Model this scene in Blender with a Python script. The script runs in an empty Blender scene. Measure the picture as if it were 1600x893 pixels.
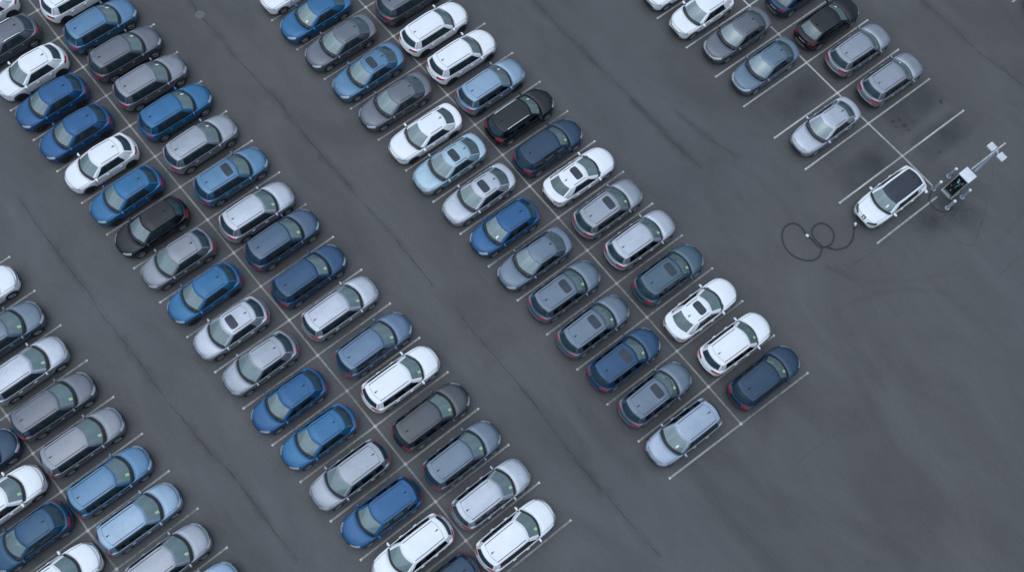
import bpy, bmesh, math, random
from mathutils import Vector, Matrix
from mathutils.bvhtree import BVHTree
random.seed(7)
SC = bpy.context.scene
COL = SC.collection

# ------------------------------------------------------------------ camera
F = 1600.0
RR = Vector((0.64475623, 0.76499860, 0.03953032))
RD = Vector((0.73514391, -0.60339976, -0.31261452))
RF = Vector((-0.21529709, 0.23062063, -0.94905717))
CAM = Vector((43.19985, -2.43073, 53.53309))


def ground(px, py, z=0.0):
    """point of the place at height z seen at a pixel of the 1600 wide photograph"""
    d = RR * ((px - 800) / F) + RD * ((py - 446.5) / F) + RF
    return CAM + d * ((z - CAM.z) / d.z)


cam_data = bpy.data.cameras.new('camera')
cam_data.sensor_width = 36.0
cam_data.lens = 36.0
cam_data.clip_start = 0.5
cam_data.clip_end = 2000
cam = bpy.data.objects.new('camera', cam_data)
COL.objects.link(cam)
M = Matrix((RR, -RD, -RF)).transposed().to_4x4()
M.translation = CAM
cam.matrix_world = M
SC.camera = cam

# ------------------------------------------------------------------ materials
MATS = {}


def lin(c):
    c = c / 255.0
    return c / 12.92 if c <= 0.04045 else ((c + 0.055) / 1.055) ** 2.4


def srgb(r, g, b):
    return (lin(r), lin(g), lin(b), 1.0)


def new_mat(name):
    m = bpy.data.materials.new(name)
    m.use_nodes = True
    nt = m.node_tree
    return m, nt, nt.nodes['Principled BSDF'], nt.nodes['Material Output']


def simple(name, col, rough=0.5, metal=0.0, spec=0.5, coat=0.0, vary=0.12, scale=8.0):
    m, nt, b, out = new_mat(name)
    b.inputs['Roughness'].default_value = rough
    b.inputs['Metallic'].default_value = metal
    b.inputs['Specular IOR Level'].default_value = spec
    b.inputs['Coat Weight'].default_value = coat
    tc = nt.nodes.new('ShaderNodeTexCoord')
    nz = nt.nodes.new('ShaderNodeTexNoise')
    nz.inputs['Scale'].default_value = scale
    nz.inputs['Detail'].default_value = 4
    nt.links.new(tc.outputs['Object'], nz.inputs['Vector'])
    mr = nt.nodes.new('ShaderNodeMapRange')
    mr.inputs['To Min'].default_value = 1 - vary
    mr.inputs['To Max'].default_value = 1 + vary
    nt.links.new(nz.outputs['Fac'], mr.inputs['Value'])
    mx = nt.nodes.new('ShaderNodeMix')
    mx.data_type = 'RGBA'
    mx.blend_type = 'MULTIPLY'
    mx.inputs['Factor'].default_value = 1.0
    mx.inputs['A'].default_value = col
    nt.links.new(mr.outputs['Result'], mx.inputs['B'])
    nt.links.new(mx.outputs['Result'], b.inputs['Base Color'])
    MATS[name] = m
    return m


def paint(name, col, metal=0.2):
    """car paint under clear coat, with fine rain specks and faint dust"""
    m, nt, b, out = new_mat(name)
    N, Lk = nt.nodes, nt.links
    b.inputs['Metallic'].default_value = metal
    b.inputs['Roughness'].default_value = 0.40
    b.inputs['Coat Weight'].default_value = 0.8 if col[0] > .02 else 0.5
    b.inputs['Specular IOR Level'].default_value = 0.5 if col[0] > .02 else 0.15
    b.inputs['Coat IOR'].default_value = 1.5
    tc = N.new('ShaderNodeTexCoord')
    oi = N.new('ShaderNodeObjectInfo')
    add = N.new('ShaderNodeVectorMath')
    add.operation = 'ADD'
    Lk.new(tc.outputs['Object'], add.inputs[0])
    sc = N.new('ShaderNodeVectorMath')
    sc.operation = 'SCALE'
    sc.inputs[0].default_value = (37.0, 19.0, 11.0)
    Lk.new(oi.outputs['Random'], sc.inputs['Scale'])
    Lk.new(sc.outputs[0], add.inputs[1])
    big = N.new('ShaderNodeTexNoise')
    big.inputs['Scale'].default_value = 1.6
    big.inputs['Detail'].default_value = 5
    big.inputs['Roughness'].default_value = 0.65
    Lk.new(add.outputs[0], big.inputs['Vector'])
    spk = N.new('ShaderNodeTexNoise')
    spk.inputs['Scale'].default_value = 16.0
    spk.inputs['Detail'].default_value = 3
    Lk.new(add.outputs[0], spk.inputs['Vector'])
    m1 = N.new('ShaderNodeMapRange')
    m1.inputs['From Min'].default_value = 0.3
    m1.inputs['From Max'].default_value = 0.7
    m1.inputs['To Min'].default_value = 0.95 if metal == 0 else 0.90
    m1.inputs['To Max'].default_value = 1.04 if metal == 0 else 1.08
    Lk.new(big.outputs['Fac'], m1.inputs['Value'])
    m2 = N.new('ShaderNodeMapRange')
    m2.inputs['From Min'].default_value = 0.35
    m2.inputs['From Max'].default_value = 0.65
    m2.inputs['To Min'].default_value = 0.97 if metal == 0 else 0.94
    m2.inputs['To Max'].default_value = 1.03 if metal == 0 else 1.06
    Lk.new(spk.outputs['Fac'], m2.inputs['Value'])
    mu = N.new('ShaderNodeMath')
    mu.operation = 'MULTIPLY'
    Lk.new(m1.outputs[0], mu.inputs[0])
    Lk.new(m2.outputs[0], mu.inputs[1])
    mx = N.new('ShaderNodeMix')
    mx.data_type = 'RGBA'
    mx.blend_type = 'MULTIPLY'
    mx.inputs['Factor'].default_value = 1.0
    mx.inputs['A'].default_value = col
    Lk.new(mu.outputs[0], mx.inputs['B'])
    Lk.new(mx.outputs['Result'], b.inputs['Base Color'])
    cr = N.new('ShaderNodeMapRange')
    cr.inputs['From Min'].default_value = 0.35
    cr.inputs['From Max'].default_value = 0.7
    cr.inputs['To Min'].default_value = 0.04
    cr.inputs['To Max'].default_value = 0.22
    Lk.new(big.outputs['Fac'], cr.inputs['Value'])
    Lk.new(cr.outputs[0], b.inputs['Coat Roughness'])
    bp = N.new('ShaderNodeBump')
    bp.inputs['Strength'].default_value = 0.06
    bp.inputs['Distance'].default_value = 0.01
    Lk.new(spk.outputs['Fac'], bp.inputs['Height'])
    Lk.new(bp.outputs[0], b.inputs['Normal'])
    Lk.new(bp.outputs[0], b.inputs['Coat Normal'])
    MATS[name] = m
    return m


def glass(name, tint, ior=1.9, rough=0.03, film=(0.2, 0.24, 0.25, 1), film_fac=0.0, gloss=1.0):
    m, nt, b, out = new_mat(name)
    N, Lk = nt.nodes, nt.links
    N.remove(b)
    tr = N.new('ShaderNodeBsdfTransparent')
    tr.inputs['Color'].default_value = tint
    gl = N.new('ShaderNodeBsdfGlossy')
    gl.inputs['Roughness'].default_value = rough
    gl.inputs['Color'].default_value = (0.88 * gloss, 0.97 * gloss, 1.0 * gloss, 1)
    di = N.new('ShaderNodeBsdfDiffuse')
    di.inputs['Color'].default_value = film
    fm = N.new('ShaderNodeMixShader')
    Lk.new(tr.outputs[0], fm.inputs[1])
    Lk.new(di.outputs[0], fm.inputs[2])
    tc = N.new('ShaderNodeTexCoord')
    nz = N.new('ShaderNodeTexNoise')
    nz.inputs['Scale'].default_value = 3.0
    nz.inputs['Detail'].default_value = 5
    Lk.new(tc.outputs['Object'], nz.inputs['Vector'])
    mr = N.new('ShaderNodeMapRange')
    mr.inputs['From Min'].default_value = 0.3
    mr.inputs['From Max'].default_value = 0.7
    mr.inputs['To Min'].default_value = film_fac * 0.92
    mr.inputs['To Max'].default_value = film_fac * 1.08
    Lk.new(nz.outputs['Fac'], mr.inputs['Value'])
    Lk.new(mr.outputs[0], fm.inputs[0])
    fr = N.new('ShaderNodeFresnel')
    fr.inputs['IOR'].default_value = ior
    ms = N.new('ShaderNodeMixShader')
    Lk.new(fr.outputs[0], ms.inputs[0])
    Lk.new(fm.outputs[0], ms.inputs[1])
    Lk.new(gl.outputs[0], ms.inputs[2])
    Lk.new(ms.outputs[0], out.inputs['Surface'])
    MATS[name] = m
    return m


PAINTS = {
    'white': ((216, 219, 223), 0.0), 'pale silver': ((160, 166, 176), 0.6), 'silver': ((132, 138, 148), 0.6), 'cool silver': ((134, 148, 164), 0.6),
    'silver grey': ((112, 117, 126), 0.6), 'grey': ((82, 88, 98), 0.55), 'slate grey': ((84, 100, 116), 0.55),
    'dark grey': ((42, 48, 57), 0.4), 'black': ((11, 15, 24), 0.0), 'navy': ((34, 58, 80), 0.4),
    'dark blue': ((40, 70, 96), 0.4), 'royal blue': ((29, 80, 123), 0.4), 'dusk blue': ((34, 68, 99), 0.4), 'mid blue': ((38, 94, 134), 0.4),
    'steel blue': ((62, 105, 137), 0.5), 'light blue': ((118, 142, 164), 0.55), 'ice blue': ((140, 164, 177), 0.55),
    'teal': ((42, 74, 90), 0.4), 'dusty blue': ((72, 98, 124), 0.5), 'grey blue': ((78, 100, 118), 0.5), 'deep blue': ((30, 70, 98), 0.4),
}
for k, (c, mt) in PAINTS.items():
    paint(k, srgb(*c), mt)
simple('rubber', (0.018, 0.018, 0.02, 1), 0.75)
simple('black_plastic', (0.016, 0.017, 0.02, 1), 0.5)
simple('seam', (0.008, 0.009, 0.012, 1), 0.6)
simple('alloy', (0.42, 0.43, 0.46, 1), 0.32, 0.7)
simple('dark_alloy', (0.06, 0.062, 0.07, 1), 0.35, 0.6)
simple('chrome', (0.75, 0.77, 0.8, 1), 0.12, 1.0, vary=0.03)
simple('interior', (0.045, 0.047, 0.05, 1), 0.85)
simple('seat_cloth', (0.13, 0.135, 0.14, 1), 0.9)
simple('headliner', (0.3, 0.3, 0.3, 1), 0.9)
simple('red_lens', (0.42, 0.012, 0.03, 1), 0.15, 0.0, 0.6, 0.6, vary=0.3, scale=14)
simple('clear_lens', (0.42, 0.45, 0.5, 1), 0.12, 0.5, 0.6, 0.8, vary=0.45, scale=18)
simple('dark_lens', (0.03, 0.034, 0.04, 1), 0.12, 0.2, 0.6, 0.8, vary=0.3, scale=18)
simple('plate', (0.45, 0.46, 0.47, 1), 0.4)
simple('sticker', (0.36, 0.56, 0.32, 1), 0.6)
simple('white_sticker', (0.75, 0.78, 0.74, 1), 0.6)
simple('steel', (0.5, 0.52, 0.55, 1), 0.4, 0.5)
simple('blue_steel', (0.36, 0.42, 0.50, 1), 0.45, 0.2)
simple('white_shell', (0.62, 0.65, 0.69, 1), 0.35)
simple('frame_grey', (0.34, 0.35, 0.36, 1), 0.4)
simple('panel_black', (0.006, 0.007, 0.009, 1), 0.06, spec=0.6)
simple('print_white', (0.72, 0.78, 0.84, 1), 0.4)
simple('print_blue', (0.25, 0.52, 0.68, 1), 0.4)
simple('cable_black', (0.02, 0.022, 0.026, 1), 0.5)
simple('iron', (0.115, 0.115, 0.115, 1), 0.6, 0.2)
glass('windscreen', (0.66, 0.80, 0.80, 1), 2.2, 0.05, (0.17, 0.26, 0.27, 1), 0.50)
glass('privacy_glass', (0.10, 0.13, 0.15, 1), 1.5, 0.05, (0.03, 0.062, 0.085, 1), 0.65)
glass('side_glass', (0.12, 0.16, 0.18, 1), 1.28, 0.05, (0.020, 0.038, 0.050, 1), 0.75, 0.22)
glass('roof_glass', (0.04, 0.045, 0.06, 1), 1.45, 0.05, (0.030, 0.034, 0.050, 1), 0.7)


# ------------------------------------------------------------------ mesh helpers
def mesh_from(name, verts, faces, mats=(), idx=None, smooth=True):
    me = bpy.data.meshes.new(name)
    me.from_pydata([tuple(v) for v in verts], [], faces)
    for m in mats:
        me.materials.append(MATS[m] if isinstance(m, str) else m)
    if idx is not None:
        me.polygons.foreach_set('material_index', idx)
    if smooth:
        me.polygons.foreach_set('use_smooth', [True] * len(me.polygons))
    me.update()
    return me


def add_obj(name, me, parent=None, loc=(0, 0, 0), rot=(0, 0, 0)):
    o = bpy.data.objects.new(name, me)
    COL.objects.link(o)
    o.location = loc
    o.rotation_euler = rot
    if parent:
        o.parent = parent
    return o


def tag(o, label=None, cat=None, group=None, kind=None):
    if label:
        o['label'] = label
    if cat:
        o['category'] = cat
    if group:
        o['group'] = group
    if kind:
        o['kind'] = kind
    return o


def bake(me, mods):
    """apply modifiers to a mesh and return the result"""
    o = bpy.data.objects.new('tmp', me)
    COL.objects.link(o)
    for t, kw in mods:
        md = o.modifiers.new(t, t)
        for k, v in kw.items():
            setattr(md, k, v)
    dg = bpy.context.evaluated_depsgraph_get()
    dg.update()
    r = bpy.data.meshes.new_from_object(o.evaluated_get(dg), preserve_all_data_layers=True, depsgraph=dg)
    bpy.data.objects.remove(o)
    return r


class MB:
    """collects shapes into one mesh"""

    def __init__(s):
        s.v, s.f, s.i = [], [], []

    def raw(s, v, f, mi=0, mat=None):
        o = len(s.v)
        s.v += [mat @ Vector(p) if mat else Vector(p) for p in v]
        s.f += [tuple(o + k for k in q) for q in f]
        s.i += [mi] * len(f)

    def box(s, c, d, mi=0, bevel=0.0, mat=None, seg=2):
        bm = bmesh.new()
        bmesh.ops.create_cube(bm, size=1.0)
        for v in bm.verts:
            v.co = Vector((v.co.x * d[0] + c[0], v.co.y * d[1] + c[1], v.co.z * d[2] + c[2]))
        if bevel:
            bmesh.ops.bevel(bm, geom=list(bm.edges), offset=bevel, segments=seg, affect='EDGES', profile=0.5)
        bm.verts.index_update()
        s.raw([v.co.copy() for v in bm.verts], [[v.index for v in f.verts] for f in bm.faces], mi, mat)
        bm.free()

    def tube(s, pts, r, n=8, mi=0, cap=True, mat=None):
        pts = [Vector(p) for p in pts]
        rs = r if isinstance(r, (list, tuple)) else [r] * len(pts)
        v, f = [], []
        up = Vector((0, 0, 1))
        prev = None
        for k, p in enumerate(pts):
            t = (pts[min(k + 1, len(pts) - 1)] - pts[max(k - 1, 0)]).normalized()
            if prev is None:
                a = t.cross(up)
                if a.length < 1e-4:
                    a = t.cross(Vector((1, 0, 0)))
            else:
                a = prev - t * prev.dot(t)
            a.normalize()
            prev = a
            b = t.cross(a)
            for j in range(n):
                th = 2 * math.pi * j / n
                v.append(p + (a * math.cos(th) + b * math.sin(th)) * rs[k])
        for k in range(len(pts) - 1):
            for j in range(n):
                f.append((k * n + j, k * n + (j + 1) % n, (k + 1) * n + (j + 1) % n, (k + 1) * n + j))
        if cap:
            f.append(tuple(range(n - 1, -1, -1)))
            f.append(tuple((len(pts) - 1) * n + j for j in range(n)))
        s.raw(v, f, mi, mat)

    def lathe(s, prof, n=28, mi=0, axis='Y', mat=None, closed=False):
        v, f = [], []
        m = len(prof)
        for k in range(n):
            th = 2 * math.pi * k / n
            for r, h in prof:
                if axis == 'Y':
                    v.append((r * math.cos(th), h, r * math.sin(th)))
                else:
                    v.append((r * math.cos(th), r * math.sin(th), h))
        for k in range(n):
            k2 = (k + 1) % n
            for j in range(m if closed else m - 1):
                j2 = (j + 1) % m
                q = (k * m + j, k * m + j2, k2 * m + j2, k2 * m + j)
                f.append(q if axis == 'Z' else q[::-1])
        s.raw(v, f, mi, mat)

    def mesh(s, name, mats, smooth=True, sharp=0.6):
        me = mesh_from(name, s.v, s.f, mats, s.i, smooth)
        if smooth and sharp:
            me.set_sharp_from_angle(angle=sharp)
        return me


def cr(pts, n):
    """catmull-rom through 2D/3D points"""
    P = [Vector(p) for p in pts]
    P = [P[0] * 2 - P[1]] + P + [P[-1] * 2 - P[-2]]
    out = []
    for i in range(1, len(P) - 2):
        for k in range(n):
            t = k / n
            a, b, c, d = P[i - 1], P[i], P[i + 1], P[i + 2]
            out.append(0.5 * ((2 * b) + (c - a) * t + (2 * a - 5 * b + 4 * c - d) * t * t + (3 * b - a - 3 * c + d) * t ** 3))
    out.append(P[-2])
    return out


# ------------------------------------------------------------------ car body shells
# lower shell rows from the middle of the floor, round the side, to the middle of the top
YF = [0, .5, .86, .95, .985, 1.0, .99, .965, .90, .80, .42, 0]


def lower_cage(P):
    W = P['W'] / 2
    V, FA, RG = [], [], []
    st = P['st']
    for (x, wf, zb, zs, zt, bow, tub) in st:
        zz = [zb, zb, zb + .005, zb + .05, zb + .17, zb + .55 * (zs - zb), zs - .13, zs - .012,
              zs + .25 * (zt - zs), zs + .6 * (zt - zs), zt - .008, zt]
        if tub:
            zz[8] = zs - .005
            zz[9] = zz[10] = zz[11] = .62
        row = []
        for j in range(12):
            y = YF[j] * W * wf
            row.append((y, zz[j]))
        for j in list(range(12)):
            y, z = row[j]
            V.append((x - bow * (y / W) ** 2.2, y, z))
        for j in range(10, 0, -1):
            y, z = row[j]
            V.append((x - bow * (y / W) ** 2.2, -y, z))
    n = 22
    for i in range(len(st) - 1):
        for k in range(n):
            k2 = (k + 1) % n
            j = k if k < 11 else 21 - k
            FA.append((i * n + k, i * n + k2, (i + 1) * n + k2, (i + 1) * n + k))
            RG.append(P['reg'](i, j))
    for i, flip in ((0, True), (len(st) - 1, False)):
        b = i * n
        for j in range(11):
            a, c = b + j, b + j + 1
            a2 = b + (n - j) % n
            c2 = b + (n - j - 1)
            q = (a, c, c2, a2)
            q = tuple(dict.fromkeys(q))
            FA.append(q if flip else q[::-1])
            RG.append(P['reg'](-1 if i == 0 else 99, j))
    return V, FA, RG


TL = [0, .10, .5, .95, .978, 1.0]
CF = [-1, -.982, -.958, -.45, 0, .45, .958, .982, 1]


def house_cage(P):
    """greenhouse: windscreen, rear window, sides and roof in one surface; regions mark the glass"""
    K = P['keys']            # (xb, yb, zb, xr, yr, zr, t_low)
    V, FA, RG = [], [], []
    ix = {}

    def vid(p):
        k = (round(p[0], 4), round(p[1], 4), round(p[2], 4))
        if k not in ix:
            ix[k] = len(V)
            V.append(Vector(p))
        return ix[k]
    crown = P.get('crown', .05)

    def end_grid(key, cb, crf, front):
        xb, yb, zb, xr, yr, zr, _ = key
        g = []
        for t in TL:
            row = []
            for f in CF:
                q = 1 - f * f
                pb = Vector((xb + (cb - xb) * q, f * yb, zb + P['cowl_up'] * q * (1 if front else .3)))
                pr = Vector((xr + (crf - xr) * q, f * yr, zr + crown * q))
                p = pb.lerp(pr, t)
                s = math.sin(math.pi * t)
                p += Vector((.012 * s if front else -.02 * s, 0, .02 * s))
                if abs(f) == 1:
                    p.y += math.copysign(.02 * s, f)
                row.append(p)
            g.append(row)
        return g
    wf = end_grid(K[0], P['cbf'], P['crf'], True)
    wr = end_grid(K[-1], P['cbr'], P['crr'], False)

    def quad(a, b, c, d, r, flip=False):
        q = [vid(a), vid(b), vid(c), vid(d)]
        q = list(dict.fromkeys(q))
        if len(q) < 3:
            return
        FA.append(tuple(q[::-1] if flip else q))
        RG.append(r)
    hd = P.get('header', 0)
    for i in range(5):
        for c in range(8):
            r = 0
            if i == 0:
                r = 6
            elif i < 3 and 1 < c < 6:
                r = 1
            elif i >= 3 and 1 < c < 6 and hd:
                r = 8
            quad(wf[i][c], wf[i][c + 1], wf[i + 1][c + 1], wf[i + 1][c], r)
            r = 2 if (0 < i < 3 and 1 < c < 6) else 0
            quad(wr[i][c], wr[i][c + 1], wr[i + 1][c + 1], wr[i + 1][c], r, True)
    n = len(K)
    for sgn in (1, -1):
        ci = 8 if sgn > 0 else 0
        grid = []
        for k, (xb, yb, zb, xr, yr, zr, tl) in enumerate(K):
            if k == 0:
                grid.append([wf[i][ci] for i in range(6)])
                continue
            if k == n - 1:
                grid.append([wr[i][ci] for i in range(6)])
                continue
            lv = [0, tl, (tl + .93) / 2, .93, .97, 1.0]
            colp = []
            for t in lv:
                p = Vector((xb, sgn * yb, zb)).lerp(Vector((xr, sgn * yr, zr)), t)
                p.y += sgn * .035 * math.sin(math.pi * t)
                colp.append(p)
            grid.append(colp)
        for k in range(n - 1):
            ty = P['cols'][k]
            for i in range(5):
                r = 0
                if ty in (3, 4, 5):
                    r = ty if 0 < i < 3 else (7 if i == 0 else 0)
                elif ty == 7:
                    r = 7 if i < 3 else 0
                elif i == 0 and 0 < k < n - 2:
                    r = 7
                quad(grid[k][i], grid[k + 1][i], grid[k + 1][i + 1], grid[k][i + 1], r, sgn > 0)
    rows = []
    for k, (xb, yb, zb, xr, yr, zr, tl) in enumerate(K):
        if k == 0:
            rows.append(wf[5])
        elif k == n - 1:
            rows.append(wr[5])
        else:
            u = (xr - K[0][3]) / (K[-1][3] - K[0][3])
            bow = (P['crf'] - K[0][3]) * (1 - u) + (P['crr'] - K[-1][3]) * u
            rows.append([Vector((xr + bow * (1 - f * f), f * yr, zr + crown * (1 - f * f))) for f in CF])
    for k in range(n - 1):
        for c in range(8):
            r = 0
            if P.get('glass_roof') and 1 < c < 6:
                r = 8
            quad(rows[k][c], rows[k][c + 1], rows[k + 1][c + 1], rows[k + 1][c], r)
    return V, FA, RG


def split(me, keyfn):
    """cut an evaluated mesh into pieces that keep the whole's normals"""
    cn = me.corner_normals
    nors = [cn[i].vector.copy() for i in range(len(me.loops))]
    groups = {}
    for p in me.polygons:
        groups.setdefault(keyfn(p), []).append(p)
    out = {}
    for k, ps in groups.items():
        mp, v, f, nl, rg = {}, [], [], [], []
        for p in ps:
            q = []
            for li in p.loop_indices:
                vi = me.loops[li].vertex_index
                if vi not in mp:
                    mp[vi] = len(v)
                    v.append(me.vertices[vi].co.copy())
                q.append(mp[vi])
                nl.append(nors[li])
            f.append(q)
            rg.append(p.material_index)
        out[k] = (v, f, nl, rg)
    return out


def piece_mesh(name, pc, mats, extra=None):
    """pc from split(); extra = list of (verts, faces) sheets added with material slot 1"""
    v, f, nl, rg = pc
    v, f, nl = list(v), [list(q) for q in f], list(nl)
    idx = [0 if r != 90 else 1 for r in rg]
    if extra:
        for ev, ef, en in extra:
            o = len(v)
            v += ev
            for q in ef:
                f.append([o + k for k in q])
                nl += [en[k] for k in q]
                idx.append(1)
    me = mesh_from(name, v, f, mats, idx)
    me.normals_split_custom_set([tuple(x) for x in nl])
    return me


def cast(bvh, o, d):
    h = bvh.ray_cast(Vector(o), Vector(d).normalized())
    return (h[0], h[1]) if h[0] is not None else None


def ribbon(bvh, origins, d, width, off=.004):
    """thin strip that follows a surface: a shut line"""
    hits = [h for h in (cast(bvh, o, d) for o in origins) if h]
    v, f, nr = [], [], []
    if len(hits) < 2:
        return None
    dd = Vector(d).normalized()
    for i, (p, n) in enumerate(hits):
        if n.dot(dd) > 0:
            n = -n
        t = hits[min(i + 1, len(hits) - 1)][0] - hits[max(i - 1, 0)][0]
        s = t.cross(n).normalized() * (width / 2)
        v += [p + s + n * off, p - s + n * off]
        nr += [n, n]
    for i in range(len(hits) - 1):
        f.append((2 * i, 2 * i + 2, 2 * i + 3, 2 * i + 1))
    return v, f, nr


def line(a, b, n=14):
    a, b = Vector(a), Vector(b)
    return [a.lerp(b, i / (n - 1)) for i in range(n)]


def patch(bvh, rays, nu, nv, off=.008, skirt=.03):
    """a panel with thickness pressed onto a surface; rays(u,v) -> origin, direction"""
    top, nrm = [], []
    last = None
    for i in range(nu):
        for j in range(nv):
            o, d = rays(i / (nu - 1), j / (nv - 1))
            h = cast(bvh, o, d)
            if h is None:
                h = last
            if h is None:
                return None
            last = h
            p, n = h
            if n.dot(Vector(d)) > 0:
                n = -n
            top.append(p + n * off)
            nrm.append(n)
    v = list(top)
    f = []
    for i in range(nu - 1):
        for j in range(nv - 1):
            f.append((i * nv + j, (i + 1) * nv + j, (i + 1) * nv + j + 1, i * nv + j + 1))
    ring = [i * nv for i in range(nu)] + [(nu - 1) * nv + j for j in range(1, nv)] + \
           [i * nv + nv - 1 for i in range(nu - 2, -1, -1)] + [j for j in range(nv - 2, 0, -1)]
    o = len(v)
    for k in ring:
        v.append(top[k] - nrm[k] * (off + skirt))
    m = len(ring)
    for k in range(m):
        f.append((ring[k], o + k, o + (k + 1) % m, ring[(k + 1) % m]))
    a = (v[f[0][1]] - v[f[0][0]]).cross(v[f[0][2]] - v[f[0][1]])
    if a.dot(nrm[0]) < 0:
        f = [q[::-1] for q in f]
    me = mesh_from('patch', v, f, [], None, True)
    me.set_sharp_from_angle(angle=.7)
    return me


def round_uv(u, v, r=.25):
    """squeeze a unit square to a rounded rectangle"""
    a, b = u * 2 - 1, v * 2 - 1
    m = max(abs(a), abs(b))
    if m < 1e-6:
        return u, v
    e = 5.0
    l = (abs(a) ** e + abs(b) ** e) ** (1 / e)
    s = m / l
    return (a * s + 1) / 2, (b * s + 1) / 2


# ------------------------------------------------------------------ car kinds
def stations(p):
    xN, xT = p['xN'], p['xT']
    zn, zc, zr = p['zn'], p['zc'], p['zr']          # nose, cowl and rear deck heights
    g = p.get('gc', .2)
    zsb = p['zs']
    xc = p['xc']
    s = [(xN, .62, g + .15, zn - .16, zn - .11, .36, 0),
         (xN - .03, .775, g + .06, zn - .08, zn - .02, .40, 0),
         (xN - .13, .90, g + .02, zn + .0, zn + .075, .41, 0),
         (xN - .34, .955, g, zn + .07, zn + .145, .36, 0),
         (xN - .66, .985, g, zn + .125, zc - .045, .30, 0),
         (xc + .02, .99, g, zsb - .035, zc, .26, 0),
         (xc - .14, .99, g, zsb - .02, zc, .24, 1),
         (.45, 1, g, zsb, 1, .06, 1),
         (p['xB'], 1, g, zsb + .01, 1, 0, 1),
         (p['xB'] - .45, 1, g, zsb + .015, 1, 0, 1),
         (p['xD'], 1, g, zsb + .02, 1, 0, 1),
         (p['xS'], .99, g, zsb + .03, 1, -.04, 1)]
    if p['tail'] == 'deck':
        d = p['xS'] - xT
        s += [(p['xS'] - .14, .985, g, zsb + .03, zr, -.06, 0),
              (xT + .42, .97, g + .02, zr - .05, zr + .01, -.12, 0),
              (xT + .14, .905, g + .06, zr - .06, zr + .005, -.27, 0),
              (xT + .03, .82, g + .12, zr - .10, zr - .04, -.33, 0),
              (xT, .66, g + .22, zr - .24, zr - .18, -.34, 0)]
    else:
        s += [(p['xS'] - .12, .985, g, zsb + .03, zr, -.07, 0),
              (xT + .30, .965, g + .02, zr - .03, zr + .005, -.15, 0),
              (xT + .13, .905, g + .06, zr - .08, zr - .03, -.28, 0),
              (xT + .04, .83, g + .12, zr - .24, zr - .20, -.33, 0),
              (xT, .68, g + .20, zr - .42, zr - .38, -.34, 0)]
    return s


def regions(p):
    def reg(i, j):
        if j <= 1:
            return 90
        low = 3 if p['trim'] else 2
        if j <= low and p['trim']:
            return 10
        if i == -1 or (0 <= i <= 2 and j <= 6):
            return 12
        if i == 99:
            return 13 if j <= 5 else 14
        if i in (14, 15) and j <= 5:
            return 13
        if i >= 12 and j >= 7:
            return 14
        if i <= 4 and j >= 8:
            return 15
        if 6 <= i <= 10 and j >= 8:
            return 11
        if i == 11 and j >= 8:
            return 11
        if i in (6, 7) and 3 <= j <= 7:
            return 16
        if i in (8, 9) and 3 <= j <= 7:
            return 17
        return 0
    return reg


KINDS = {}


def kind(name, **p):
    KINDS[name] = p


# tall two-box car
kind('suv', W=1.86, xN=2.20, xT=-2.26, zn=.80, zc=1.02, zs=.99, zr=1.08, xc=1.13, xB=-.05, xD=-.95, xS=-1.55, gc=.21,
     tail='hatch', trim=True, wr=.355, wx=(1.33, -1.36), zroof=1.57,
     belt=[0.86, 0.805, -0.02, -0.14, -0.98, -1.06, -1.5, -1.86], roof=[0.24, 0.175, -0.12, -0.22, -0.98, -1.06, -1.4, -1.66],
     yb=[.88, .915, .93, .93, .925, .92, .88, .80], yr=[0.623, 0.637, 0.645, 0.645, 0.635, 0.63, 0.633, 0.6],
     tl=[.1, .12, .12, .12, .14, .15, .30, .1], cols=[0, 3, 7, 4, 7, 5, 0],
     cbf=1.18, crf=0.39, cbr=-2.13, crr=-1.79, roofz=[-.03, -.015, 0, 0, -.005, -.01, -.02, -.045])
# long roofed estate with dark roof rails
kind('wagon', W=1.86, xN=2.22, xT=-2.30, zn=.76, zc=.99, zs=.965, zr=1.04, xc=1.15, xB=-.08, xD=-1.0, xS=-1.62, gc=.18,
     tail='hatch', trim=False, wr=.34, wx=(1.36, -1.36), zroof=1.49,
     belt=[0.88, 0.825, -0.04, -0.16, -1.02, -1.1, -1.7, -1.99], roof=[0.21, 0.145, -0.14, -0.25, -1.02, -1.1, -1.62, -1.83],
     yb=[.88, .915, .93, .93, .925, .92, .88, .79], yr=[0.598, 0.612, 0.62, 0.62, 0.61, 0.605, 0.608, 0.575],
     tl=[.1, .12, .12, .12, .13, .14, .26, .1], cols=[0, 3, 7, 4, 7, 5, 0],
     cbf=1.22, crf=0.37, cbr=-2.20, crr=-1.95, roofz=[-.03, -.015, 0, 0, -.005, -.01, -.02, -.04])
# compact hatch with a sloping rear screen
kind('hatch', W=1.82, xN=2.14, xT=-2.18, zn=.76, zc=1.0, zs=.97, zr=1.06, xc=1.10, xB=-.08, xD=-.96, xS=-1.38, gc=.2,
     tail='hatch', trim=False, wr=.34, wx=(1.30, -1.32), zroof=1.51,
     belt=[0.84, 0.785, -0.05, -0.15, -1.28, -1.76], roof=[0.09, 0.025, -0.16, -0.25, -1.02, -1.34],
     yb=[.88, .915, .93, .93, .90, .78], yr=[0.613, 0.627, 0.635, 0.635, 0.623, 0.59],
     tl=[.1, .12, .14, .15, .58, .1], cols=[0, 3, 7, 4, 0],
     cbf=1.16, crf=0.25, cbr=-1.98, crr=-1.47, roofz=[-.03, -.015, 0, 0, -.025, -.05])
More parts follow.
